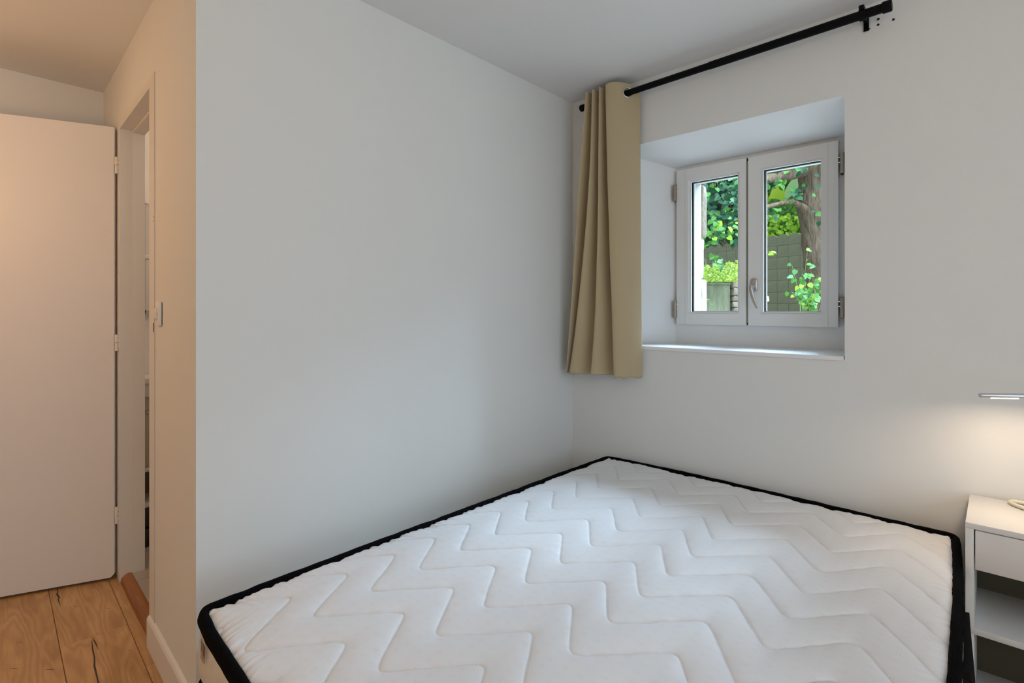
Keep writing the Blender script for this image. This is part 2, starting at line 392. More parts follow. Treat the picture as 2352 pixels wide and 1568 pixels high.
# dark filled cracks in two of the planks (u along the plank, v across)
def crack(pts, parent, w=.003):
    bm = bmesh.new(); L = []; R = []
    n = len(pts)
    for i, (u, v) in enumerate(pts):
        t = i/(n-1); ww = w*math.sin(PI*min(.97, max(.04, t)))**.6*(.7+.5*random.random())
        p0 = Vector(pts[max(0, i-1)]); p1 = Vector(pts[min(n-1, i+1)]); d = (p1-p0).normalized(); nn = Vector((-d.y, d.x))
        L.append(bm.verts.new((u+nn.x*ww, v+nn.y*ww, .0004))); R.append(bm.verts.new((u-nn.x*ww, v-nn.y*ww, .0004)))
    for i in range(n-1): bm.faces.new((L[i], L[i+1], R[i+1], R[i]))
    return obj('crack', bm, 'crack', parent)
def host(u, v):
    best = None
    for (r, k), o in planks.items():
        d = o.location-org; uu = d.x*fx+d.y*fy; vv = -d.x*fy+d.y*fx
        l = o.data.vertices[0]; ln = max(q.co.x for q in o.data.vertices)
        if uu <= u <= uu+ln+.001 and vv <= v <= vv+PW: best = (o, uu, vv)
    return best
def crack_world(pts, w):
    q = []
    for x, y in pts:
        d = Vector((x, y, 0))-org; q.append((d.x*fx+d.y*fy, -d.x*fy+d.y*fx))
    h = host(*q[len(q)//2])
    if h: crack([(u-h[1], v-h[2]) for u, v in q], h[0], w)

# ---------------------------------------------------------------- door to the bathroom
d1 = empty('door_1', (0, 0, 0)); tag(d1, kind='structure')
def slab(bm, xa, xb, z0, z1, off0, off1):
    prism(bm, [(xa, w3(xa)+off0), (xb, w3(xb)+off0), (xb, w3(xb)+off1), (xa, w3(xa)+off1)], z0, z1)
bm = bmesh.new()
slab(bm, -.611, -.527, .0, 2.130, -.003, .001)
slab(bm, -1.30, -1.235, .0, 2.130, -.003, .001)
slab(bm, -1.235, -.611, 2.097, 2.130, -.003, .001)
slab(bm, -1.2335, -.6105, 2.0950, 2.0975, -.003, .0915)
slab(bm, -1.240, -1.2335, .0, 2.0960, -.001, .092)      # left lining
fr = obj('door_frame', bm, 'door_frame', d1)
bm = bmesh.new()                                           # the stop rebate, standing proud on the linings
slab(bm, -1.2345, -1.228, .03, 2.096, .047, .0935); slab(bm, -.619, -.610, .03, 2.097, .047, .093); slab(bm, -1.228, -.619, 2.086, 2.0985, .047, .093)
obj('door_stop', bm, 'door_frame', d1)
# groove of the right post, its shadow laid on as a grey strip
bm = bmesh.new(); slab(bm, -.5270, -.5262, .02, 2.130, -.0033, -.002); obj('post_groove', bm, mat('groove_shadow_grey', (.58, .57, .55), .8), d1)
# strike holes
bm = bmesh.new(); slab(bm, -.540, -.532, 1.178, 1.212, -.0040, -.0025); obj('strike_slot', bm, 'hole', d1)
for z in (1.601, 1.585):
    bm = bmesh.new(); slab(bm, -.536, -.531, z-.004, z+.003, -.0040, -.0025); obj('screw', bm, 'bronze', d1)
# leaf : opened into the hall
ly = Vector((-1.288, -1.8310, 0)); ld = Vector((-.373, -.928, 0)).normalized(); lang = math.atan2(ld.y, ld.x)
bm = bmesh.new()
LW = .66; LT = .04
poly = [(0.0, .03), (.015, .0125), (LW, .0125), (LW, 2.112), (0, 2.112)]
a = [bm.verts.new((u, 0, z)) for u, z in poly]; b = [bm.verts.new((u, -LT, z)) for u, z in poly]
n = len(poly)
bm.faces.new(a); bm.faces.new(list(reversed(b)))
for i in range(n): bm.faces.new((a[i], b[i], b[(i+1) % n], a[(i+1) % n]))
bmesh.ops.recalc_face_normals(bm, faces=bm.faces)
bmesh.ops.bevel(bm, geom=list(bm.edges), offset=.002, segments=2, affect='EDGES')
leaf = obj('door_leaf', bm, 'door', d1, smooth=True, loc=ly, rot=(0, 0, lang))
# hinges
for zc in (1.927, 1.105, .305):
    hx, hy = -1.262, w3(-1.262)-.0105
    bm = bmesh.new(); tube(bm, [(hx, hy, zc-.036), (hx, hy, zc+.002)], .0065, 14)
    h = obj('hinge', bm, 'plinth', d1, smooth=True)
    bm = bmesh.new(); tube(bm, [(hx, hy, zc+.0035), (hx, hy, zc+.040)], .0075, 14); obj('knuckle', bm, 'plinth', h, smooth=True)
    bm = bmesh.new(); slab(bm, -1.262, -1.236, zc-.034, zc+.036, -.0055, -.0028); obj('hinge_leaf', bm, 'door_frame', h)
    for dz in (-.022, .004, .024):
        bm = bmesh.new(); tube(bm, [(-1.243, w3(-1.243)-.0052, zc+dz), (-1.243, w3(-1.243)-.0065, zc+dz)], .0028, 10); obj('screw', bm, 'bronze', h)
# threshold bar of oiled oak
bm = bmesh.new()
prof = [(-.012, 0.0), (-.011, .012), (-.007, .022), (.003, .031), (.014, .035), (.026, .035), (.032, .031), (.034, .0)]
v0 = [bm.verts.new((-1.234, w3(-1.234)+.012+p, q)) for p, q in prof]; v1 = [bm.verts.new((-.612, w3(-.612)+.012+p, q)) for p, q in prof]
for i in range(len(prof)-1): bm.faces.new((v0[i], v0[i+1], v1[i+1], v1[i]))
bm.faces.new(v0); bm.faces.new(v1)
obj('threshold', bm, 'oakdark', d1, smooth=True)

# baseboard on the hall wall
bm = bmesh.new()
prof = [(0, 0), (-.013, 0), (-.013, .103), (-.009, .112), (0, .1165)]
xs = (-.602, 0.0)
v0 = [bm.verts.new((xs[0], w3(xs[0])+p, q)) for p, q in prof]; v1 = [bm.verts.new((xs[1], w3(xs[1])+p, q)) for p, q in prof]
for i in range(len(prof)): j = (i+1) % len(prof); bm.faces.new((v0[i], v0[j], v1[j], v1[i]))
bm.faces.new(v0); bm.faces.new(v1)
tag(obj('baseboard_hall', bm, 'plinth', smooth=False), kind='structure')
def base_x(name, x0, x1, y0, y1):
    tag(box(name, x0, x1, y0, y1, 0, .115, 'plinth', bevel=.004), kind='structure')
base_x('baseboard_left', .0, .012, -1.87, -.015); base_x('baseboard_back', .012, 3.30, -.012, .0)
base_x('baseboard_side', -1.73, -1.718, -4.7, w3(-1.7)-.013)

# ---------------------------------------------------------------- bathroom beyond the door
bm = bmesh.new(); bx(bm, -1.73, -.09, -1.728, .0, -.012, .020); bx(bm, -1.2334, -.6125, -1.790, -1.728, -.012, .020)
bf = tag(obj('floor', bm, 'grout'), kind='structure')
tm = None
for i in range(6):
    for j in range(6):
        x0 = -1.73+i*.30; y0 = -1.790+j*.30
        if x0 > -.2 or y0 > -.3: continue
        x1 = min(x0+.297, -.09)
        if tm is None:
            b_ = bmesh.new(); bx(b_, 0, .297, 0, .297, 0, .0095, .0008, 1); tm = bpy.data.meshes.new('tile'); b_.to_mesh(tm); b_.free(); tm.materials.append(M['tile'])
        if x1-x0 > .29: new('tile', tm, bf, (x0, y0, .0205))
# vanity: white carcass with top drawer, knob, open shelves and dark plinth
van = empty('vanity_unit', (-1.61, -1.45, .03))
tag(van, 'white vanity unit with open shelves, seen through the narrow door opening', 'cabinet')
def vb(name, x0, x1, y0, y1, z0, z1, m, p=van, bev=.002):
    o = box(name, x0+1.61, x1+1.61, y0+1.45, y1+1.45, z0-.03, z1-.03, m, p, bevel=bev); return o
vb('countertop', -1.73, -1.475, -1.71, -1.20, .875, .907, 'lacquer', bev=.006)
vb('apron', -1.73, -1.49, -1.70, -1.21, .810, .875, 'lacquer')
d_ = vb('door_panel', -1.73, -1.515, -1.68, -1.23, .44, .81, mat('shade_toned_cabinet_panel', (.50, .46, .34), .5))  # panel colour darkened to stand for the shade on the recessed front
bm = bmesh.new(); tube(bm, [(.095, -.205, .70), (.107, -.205, .70), (.115, -.205, .70), (.122, -.205, .70)], [.005, .005, .014, .010], 16)
obj('knob', bm, 'steel', d_, smooth=True)
for s in (-1.70, -1.225): vb('side_panel', -1.73, -1.49, s, s+.015, .03, .81, 'lacquer')
vb('shelf', -1.73, -1.495, -1.685, -1.225, .42, .437, 'lacquer'); vb('shelf', -1.73, -1.495, -1.685, -1.225, .235, .252, 'lacquer')
vb('back_panel', -1.728, -1.70, -1.685, -1.225, .03, .42, mat('dark_olive_back_panel', (.16, .14, .09), .6))
for z0, z1 in ((.03, .125), (.135, .232)): vb('plinth_drawer', -1.70, -1.497, -1.684, -1.226, z0, z1, 'darktile')
# mirror cabinet
mir = empty('mirror_cabinet', (-1.73, -1.45, 1.55)); tag(mir, 'narrow wall mirror with white edge above the vanity unit', 'mirror')
bm = bmesh.new(); ys, ye_, zs_, ze_ = -.176, .25, -.305, .295
for (a, b, c, d) in ((ys, ye_, zs_, zs_+.012), (ys, ye_, ze_-.006, ze_), (ys, ys+.006, zs_, ze_), (ye_-.006, ye_, zs_, ze_)): bx(bm, .0, .03, a, b, c, d)
obj('mirror_edge', bm, 'alu', mir); box('mirror_glass', .0, .025, ys+.006, ye_-.006, zs_+.012, ze_-.006, 'mirror', mir)
box('mirror_clip', .02, .05, ys-.005, ys+.035, -.012, .012, 'plinth', mir, bevel=.004)

# light switch on the hall wall
sw = empty('light_switch', (-.4475, w3(-.4475), 1.246), RZ3); tag(sw, 'white light switch on the warm-lit wall strip beside the door frame', 'light switch')
box('switch_gap_shadow', -.028, .0305, -.0018, -.0002, -.040, .040, 'hole', sw)  # dark sheet drawn as the shadow in the gap behind the plate
box('switch_plate', -.031, .031, -.0105, -.0018, -.042, .042, 'plinth', sw, bevel=.002)
bm = bmesh.new(); tube(bm, [(-.006, -.0095, -.024), (-.006, -.0120, -.018), (-.006, -.0130, 0), (-.006, -.0120, .018), (-.006, -.0095, .024)], [(.004, .002), (.011, .004), (.013, .005), (.011, .004), (.004, .002)], 14, up=(0, 1, 0))
obj('rocker', bm, 'lacquer', sw, smooth=True)

# ---------------------------------------------------------------- window_1 in the recess
wy = .32
w1 = empty('window_1', (.8405, wy, 1.08)); tag(w1, kind='structure')
O = Vector((.8405, wy, 1.08))
def wbx(name, x0, x1, y0, y1, z0, z1, m, p=w1, bev=.0025):
    return box(name, x0-O.x, x1-O.x, y0-O.y, y1-O.y, z0-O.z, z1-O.z, m, p, bevel=bev)
# fixed frame: ring plus the plastered bottom panel
bm = bmesh.new()
for (x0, x1, z0, z1) in ((.450, 1.2455, 1.955, 2.035), (.450, .52, 1.066, 1.955), (1.175, 1.2455, 1.066, 1.955), (.52, 1.175, 1.066, 1.215)):
    bx(bm, x0-O.x, x1-O.x, .004, .064, z0-O.z, z1-O.z)
obj('window_frame', bm, 'reveal', w1)
def sash(x0, x1, gx0, gx1, right):
    z0, z1, gz0, gz1 = 1.183, 2.002, 1.250, 1.930
    bm = bmesh.new()
    y0, y1 = -.022, .030
    # stiles and rails as one bevelled ring with a stepped moulding
    def ring(xa, xb, za, zb, xc, xd, zc, zd, ya, yb):
        for (a, b, c, d) in ((xa, xb, za, zc), (xa, xb, zd, zb), (xa, xc, zc, zd), (xd, xb, zc, zd)):
            bx(bm, a-O.x, b-O.x, ya, yb, c-O.z, d-O.z)
    ring(x0, x1, z0, z1, gx0-.010, gx1+.010, gz0-.010, gz1+.010, y0, y1)
    s = obj('sash', bm, 'winframe', w1)
    bm = bmesh.new(); ring(gx0-.011, gx1+.011, gz0-.011, gz1+.011, gx0, gx1, gz0, gz1, -.014, -.005)
    obj('glazing_bead', bm, mat('white_glazing_bead', (.80, .81, .81), .35), s)
    bm = bmesh.new(); ring(gx0-.012, gx1+.012, gz0-.012, gz1+.012, gx0, gx1, gz0, gz1, -.0048, .0135)
    obj('gasket', bm, 'gasket', s)
    bm = bmesh.new(); bx(bm, gx0-.001-O.x, gx1+.001-O.x, .014, .018, gz0-.001-O.z, gz1+.001-O.z)
    obj('pane', bm, 'glass', s)
    bm = bmesh.new(); ring(gx0-.006, gx1+.006, gz0-.006, gz1+.006, gx0+.0032, gx1-.0032, gz0+.0032, gz1-.0032, .0185, .030)
    obj('spacer', bm, 'plinth', s)
    # fine joint lines of the stiles
    for xx in ((gx0-.030) if not right else (gx1+.030),):
        bm = bmesh.new(); bx(bm, xx-.0006-O.x, xx+.0006-O.x, -.0224, -.0215, z0-O.z, z1-O.z); obj('joint_line', bm, mat('joint_grey', (.5, .5, .48), .7), s)
    return s
s1 = sash(.4685, .8255, .545, .785, False); s2 = sash(.8365, 1.216, .905, 1.147, True)
wbx('meeting_gap', .8256, .8364, .308, .330, 1.186, 1.999, mat('greenish_seal', (.33, .33, .26), .7), bev=0)
for zz, hh in ((1.184, .012), (1.985, .016)): wbx('seal_end', .8285, .8335, .3075, .312, zz+.002, zz+hh, 'gasket', bev=0)
for hx, sgn in ((.4615, -1), (1.2335, 1)):
    for zc in (1.885, 1.262) if sgn < 0 else (1.8975, 1.268):
        bm = bmesh.new(); tube(bm, [(hx-O.x, -.030, zc-.044-O.z), (hx-O.x, -.030, zc+.044-O.z)], .0085, 16)
        h = obj('hinge', bm, 'bronze', w1, smooth=True)
        for dz in (-.004, .018):
            bm = bmesh.new(); tube(bm, [(hx-O.x, -.026, zc+dz+.01-O.z), (hx-sgn*.018-O.x, -.021, zc+dz+.01-O.z)], .0028, 8); obj('hinge_pin', bm, 'pin', h, smooth=True)
        box('hinge_seat', hx-sgn*.006-.004-O.x, hx-sgn*.006+.004-O.x, -.0215, .006, zc-.046-O.z, zc+.046-O.z, 'shade', h)
# handle on the right sash
def handle():
    bm = bmesh.new(); cx, cz = .8655, 1.379; w, h = .0155, .033
    pts = []
    for k in range(24):
        a = 2*PI*k/24; c_, s_ = math.cos(a), math.sin(a)
        pts.append((cx-O.x+w*c_, cz-O.z+(h-w)*(1 if s_ > 0 else -1)+w*s_))
    f = [bm.verts.new((x, -.022, z)) for x, z in pts]; g = [bm.verts.new((x, -.031, z)) for x, z in pts]
    q = [bm.verts.new((cx-O.x+(x-cx+O.x)*.8, -.0335, cz-O.z+(z-cz+O.z)*.88)) for x, z in pts]
    for A, B in ((f, g), (g, q)):
        for k in range(24): bm.faces.new((A[k], A[(k+1) % 24], B[(k+1) % 24], B[k]))
    bm.faces.new(q)
    hd = obj('handle', bm, 'steel', w1, smooth=True)
    bm = bmesh.new()
    tube(bm, [(cx-O.x, -.032, 1.372-O.z), (cx-O.x, -.062, 1.372-O.z)], .0095, 18)
    obj('spindle', bm, 'steel', hd, smooth=True)
    bm = bmesh.new()
    path = [(-.001, 1.381), (-.002, 1.372), (-.001, 1.352), (.004, 1.328), (.012, 1.303), (.022, 1.278), (.028, 1.267)]
    rad = [(.006, .005), (.0105, .0085), (.0115, .008), (.0105, .007), (.0095, .006), (.0085, .005), (.006, .003)]
    tube(bm, [(cx-O.x+x, -.065, z-O.z) for x, z in path], rad, 16, up=(0, 1, 0))
    obj('grip', bm, 'steel', hd, smooth=True)
handle()
# sill board
bm = bmesh.new(); bx(bm, .262, 1.293, -.008, .0, 1.0635, 1.0795); v = None
prism(bm, [(.263, .0), (1.293, .0), (1.241, .322), (.457, .322)], 1.0655, 1.0795)
sl = obj('window_sill', bm, mat('white_sill_paint', (.86, .865, .87), .35), None); sl.parent = w1; sl.location = (-O.x, -O.y, -O.z)
for x, y in ((.62, .05), (1.13, .09), (.56, .20), (.97, .22), (1.19, .06)):
    bm = bmesh.new(); bmesh.ops.create_icosphere(bm, subdivisions=1, radius=.0014)
    for v in bm.verts: v.co.z *= .5
    o = obj('plaster_crumb', bm, 'hole', sl, loc=(x, y, 1.0803))

# ---------------------------------------------------------------- curtain rod
def rodz(x): return 2.323+.011*(x-.118)
RY = -.08
rod = empty('curtain_rod', (.78, RY, rodz(.78))); tag(rod, 'black metal curtain rod above the window, with end cap and wall bracket', 'curtain rod')
def rp(x, y=RY, dz=0): return (x-.78, y-RY, rodz(x)-rodz(.78)+dz)
bm = bmesh.new(); tube(bm, [rp(.120), rp(1.30)], .0148, 28); obj('rod', bm, 'blackmetal', rod, smooth=True)
bm = bmesh.new(); tube(bm, [rp(.80), rp(1.432)], .0163, 28); obj('outer_rod', bm, 'blackmetal', rod, smooth=True)
bm = bmesh.new(); tube(bm, [rp(1.425), rp(1.427), rp(1.452), rp(1.454)], [.016, .0202, .0202, .0185], 28); obj('end_cap', bm, 'blackmetal', rod, smooth=True)
bm = bmesh.new(); tube(bm, [rp(.113), rp(.115), rp(.135), rp(.137)], [.016, .0175, .0175, .015], 28); obj('end_cap', bm, 'blackmetal', rod, smooth=True)
def bracket(x):
    bm = bmesh.new(); tube(bm, [rp(x-.009), rp(x+.009)], .0205, 26)
    c = obj('bracket', bm, 'blackmetal', rod, smooth=True)
    bm = bmesh.new(); a = rp(x)
    bx(bm, a[0]-.0085, a[0]+.0085, .074, .0795, a[2]-.030, a[2]+.045, .0015)
    bx(bm, a[0]-.006, a[0]+.006, .012, .076, a[2]-.004, a[2]+.004)
    obj('bracket_plate', bm, 'blackmetal', c, smooth=False)
    bm = bmesh.new(); bx(bm, a[0]-.008, a[0]+.008, -.022, .012, a[2]+.012, a[2]+.0265); obj('bracket_clamp', bm, 'blackmetal', c)
bracket(1.3660)
bracket(.175)

# ---------------------------------------------------------------- curtain
def curtain():
    top = [('F', .186), ('B', .208), ('F', .2255), ('B', .249), ('F', .2672), ('B', .288), ('F', .3055), ('E', .4304)]
    bot = [('F', .0607), ('B', .068), ('F', .078), ('B', .205), ('F', .2149), ('B', .338), ('F', .3529), ('E', .4447)]
    ex = [1.0, 1.3, 2.0, 2.2, 2.8, 1.8, 1.0, 1.0]
    zt, zb = 2.374, .9265
    nz = 190; per = 14
    V = []; cols = []
    for j in range(nz+1):
        t = (j/80)*.06 if j <= 80 else .06+.94*(j-80)/(nz-80)
        z = zt+(zb-zt)*t
        yF = -.140-.004*math.sin(t*5); yB = -.034+.004*math.sin(t*7)
        row = []
        nodes = []
        for ((k, xa), (_, xb), e_) in zip(top, bot, ex):
            x = xa+(xb-xa)*t**e_
            if k == 'B': y = yB - .016*t
            elif k == 'F': y = yF
            else: y = -.028
            nodes.append((x, y))
        for i in range(len(nodes)-1):
            (x0, y0), (x1, y1) = nodes[i], nodes[i+1]
            last = i == len(nodes)-2
            NK = per if not last else 110
            for k in range(NK):
                u = k/NK
                if last:
                    # broad flat face: quick round nose, then nearly straight
                    x = x0+(x1-x0)*u; y = y0+(y1-y0)*u**1.9
                else:
                    uy = .5-.5*math.cos(PI*u)
                    x = x0+(x1-x0)*(u+.10*math.sin(2*PI*u)*0)
                    y = y0+(y1-y0)*uy
                wob = .0035*noise.noise(Vector((i*3.1+u*2, t*3.3, 1.7)))*min(1, t*4)
                row.append((x+wob, y+.006*noise.noise(Vector((i*2.3+u, t*2.4, 9.1)))*min(1, t*3), z))
        row.append((nodes[-1][0], nodes[-1][1], z))
        # top edge dips towards the wall side, hem slightly uneven
        rr = []
        for q, (x, y, zz) in enumerate(row):
            dz = 0
            if t < .05:
                dz = -.004*max(0, (y+.11)/.08)*(1-t/.05)
                ul = (x-nodes[-2][0])/(nodes[-1][0]-nodes[-2][0])
                if q >= 7*per-per and ul > 0: dz = (.006*math.sin(PI*min(1, ul*1.6))-.050*max(0, (ul-.62)/.38)**2.2)*(1-t/.05)
            if t > .97: dz = .004*math.sin(q*.13)*(t-.97)/.03
            rr.append((x, y, zz+dz))
        V += rr; cols.append(len(rr))
    n = cols[0]; F = []
    for j in range(nz):
        for i in range(n-1):
            idx = (j*n+i, j*n+i+1, (j+1)*n+i+1, (j+1)*n+i)
            c = Vector((0, 0, 0))
            for q in idx: c += Vector(V[q])/4
            if c.x > .34:
                if (c-Vector((.3915, c.y if abs(c.y-RY) > 9 else RY, rodz(.3915)))).length < .0205: continue
            elif (c.y-RY)**2+(c.z-rodz(c.x))**2 < .0185**2: continue
            F.append(idx)
    return V, F
cu = empty('curtain', (.30, RY, 2.32)); tag(cu, 'khaki beige eyelet curtain pushed to the left end of the black rod', 'curtain')
V_, F_ = curtain()
fab = pyobj('curtain_fabric', [(x-.30, y-RY, z-2.32) for x, y, z in V_], F_, 'curtain', cu, smooth=True)
so = fab.modifiers.new('s', 'SOLIDIFY'); so.thickness = .0016; so.offset = 0
# silver grommets where the rod goes through
def grommet(x, nrm, r=.0215):
    n_ = Vector(nrm).normalized(); a = n_.cross(Vector((0, 0, 1))).normalized(); b = Vector((0, 0, 1))
    c = Vector(rp(x)) + Vector((.78-.30, 0, rodz(.78)-2.32)) + n_*(.007 if n_.y < -.5 else 0)
    bm = bmesh.new()
    tube(bm, [c+a*r*math.cos(t)+b*r*math.sin(t) for t in np.linspace(0, 2*PI, 33)[:-1]], (.0034, .0034), 10, closed=True, up=tuple(n_))
    obj('grommet', bm, 'chrome', cu, smooth=True)

grommet(.3915, (.77, -.64, 0), .0222)
for x in (.197, .217, .237, .258, .278, .297): grommet(x, (1, -.15, 0), .0195)

# ---------------------------------------------------------------- bed base and mattress
bb = empty('bed_base', (.945, -.99, 0)); tag(bb, 'off-white upholstered bed base under the white mattress, widened unseen to bounce light', 'bed base')
box('base_body', -.925, .665, -.80, .955, .14, .298, 'basefab', bb, bevel=.01)  # pale and stretched to the wall so the gap gets bounced light
for sx in (-.86, .6):
    for sy in (-.74, .84): cyl('leg', (sx, sy, 0), (sx, sy, .14), .025, 'wood_leg', bb)

mt = empty('mattress', (.945, -.99, .30)); tag(mt, 'white quilted double mattress with black piped edges', 'mattress')
MO = Vector((.945, -.99, .30))
def lerp(x, xs, ys): return float(np.interp(x, xs, ys))
# plan outline (outer side of the piping)
YL = [-1.93, -1.75, -1.4, -.99, -.44, -.04]; XL = [.2475, .2415, .240, .242, .240, .2495]
YR = [-1.94, -1.7, -1.3, -.95, -.60, -.33, -.11, -.045]; XR = [1.650, 1.672, 1.682, 1.6765, 1.667, 1.655, 1.641, 1.634]
XB = [.25, .45, .72, 1.09, 1.40, 1.634]; YB = [-.040, -.026, -.021, -.028, -.040, -.046]
XF = [.25, .37, .60, .95, 1.3, 1.65]; YF = [-1.930, -1.945, -1.957, -1.962, -1.958, -1.940]
def outline(nper=150):
    R_ = .030; P = []
    def side(fn, a, b): 
        for t in np.linspace(a, b, nper): P.append(fn(t))
    def Lx(y): return np.interp(y, YL, XL)
    def Rx(y): return np.interp(y, YR, XR)
    def By(x): return np.interp(x, XB, YB)
    def Fy(x): return np.interp(x, XF, YF)
    P += [(Lx(y), y) for y in np.linspace(-1.93+R_, -.04-R_, nper)]
    c = (.2495+R_, -.040-R_); P += [(c[0]-R_*math.cos(a), c[1]+R_*math.sin(a)) for a in np.linspace(.1, PI/2-.1, 8)]
    P += [(x, By(x)) for x in np.linspace(.2495+R_, 1.634-R_, nper)]
    c = (1.634-R_, -.046-R_); P += [(c[0]+R_*math.sin(a), c[1]+R_*math.cos(a)) for a in np.linspace(.1, PI/2-.1, 8)]
    P += [(Rx(y), y) for y in np.linspace(-.046-R_, -1.94+R_, nper)]
    c = (1.650-R_, -1.940+R_); P += [(c[0]+R_*math.cos(a), c[1]-R_*math.sin(a)) for a in np.linspace(.1, PI/2-.1, 8)]
    P += [(x, Fy(x)) for x in np.linspace(1.650-R_, .2475+R_, nper)]
    c = (.2475+R_, -1.930+R_); P += [(c[0]-R_*math.sin(a), c[1]-R_*math.cos(a)) for a in np.linspace(.1, PI/2-.1, 8)]
    return P
OUT = outline()
def sweep(prof, jitter=0, seed=0):
    """sweep a closed profile (n = outward offset, z) round the outline"""
    N_ = len(OUT); V = []; K = len(prof)
    for i, (x, y) in enumerate(OUT):
        x0, y0 = OUT[i-1]; x1, y1 = OUT[(i+1) % N_]
        d = Vector((x1-x0, y1-y0)).normalized(); nx, ny = -d.y, d.x      # outward (path runs clockwise)
        for k, (o, z) in enumerate(prof):
            j = jitter*noise.noise(Vector((x*22, y*22, seed+k*.4)))
            V.append((x+nx*(o+j)-MO.x, y+ny*(o+j)-MO.y, z+j*.6-MO.z))
    F = []
    for i in range(N_):
        for k in range(K):
            a = i*K+k; b = i*K+(k+1) % K; c = ((i+1) % N_)*K+(k+1) % K; d = ((i+1) % N_)*K+k
            F.append((a, b, c, d))
    return V, F
def tapeprof(zc, h, w, n=16, pw=.75):
    return [(-w+w*math.copysign(abs(math.cos(a))**pw, math.cos(a)), zc+h*math.copysign(abs(math.sin(a))**pw, math.sin(a))) for a in np.linspace(0, 2*PI, n, endpoint=False)]
tape = bpy.data.materials.new('ribbed_black_tape'); tape.use_nodes = True
b = tape.node_tree.nodes['Principled BSDF']; b.inputs['Base Color'].default_value = (.0022, .0022, .003, 1); b.inputs['Roughness'].default_value = .9; b.inputs['Specular IOR Level'].default_value = .06
t_ = tape.node_tree.nodes.new('ShaderNodeTexCoord'); wv = tape.node_tree.nodes.new('ShaderNodeTexWave'); wv.inputs['Scale'].default_value = 90; wv.bands_direction = 'DIAGONAL'
bp_ = tape.node_tree.nodes.new('ShaderNodeBump'); bp_.inputs['Strength'].default_value = .5; bp_.inputs['Distance'].default_value = .002
tape.node_tree.links.new(t_.outputs['Object'], wv.inputs['Vector']); tape.node_tree.links.new(wv.outputs['Fac'], bp_.inputs['Height']); tape.node_tree.links.new(bp_.outputs[0], b.inputs['Normal'])
V, F = sweep(tapeprof(.4905, .0185, .0125), .0022, 3); pyobj('piping', V, F, tape, mt, smooth=True)
V, F = sweep(tapeprof(.3185, .0165, .0115), .002, 8); pyobj('piping', V, F, tape, mt, smooth=True)
# side wall
prof = [(-.015, .484), (-.009, .470), (-.004, .44), (-.002, .40), (-.004, .36), (-.009, .336), (-.015, .325), (-.05, .325), (-.05, .484)]
V, F = sweep(prof, .0012, 5); sd = pyobj('side_panel', V, F, 'side', mt, smooth=True)
# bottom cloth
bm = bmesh.new(); prism(bm, [(OUT[i][0]*.985+.945*.015-MO.x, OUT[i][1]*.985-.99*.015-MO.y) for i in range(0, len(OUT), 3)], .301-MO.z, .320-MO.z); obj('underside', bm, 'side', mt)

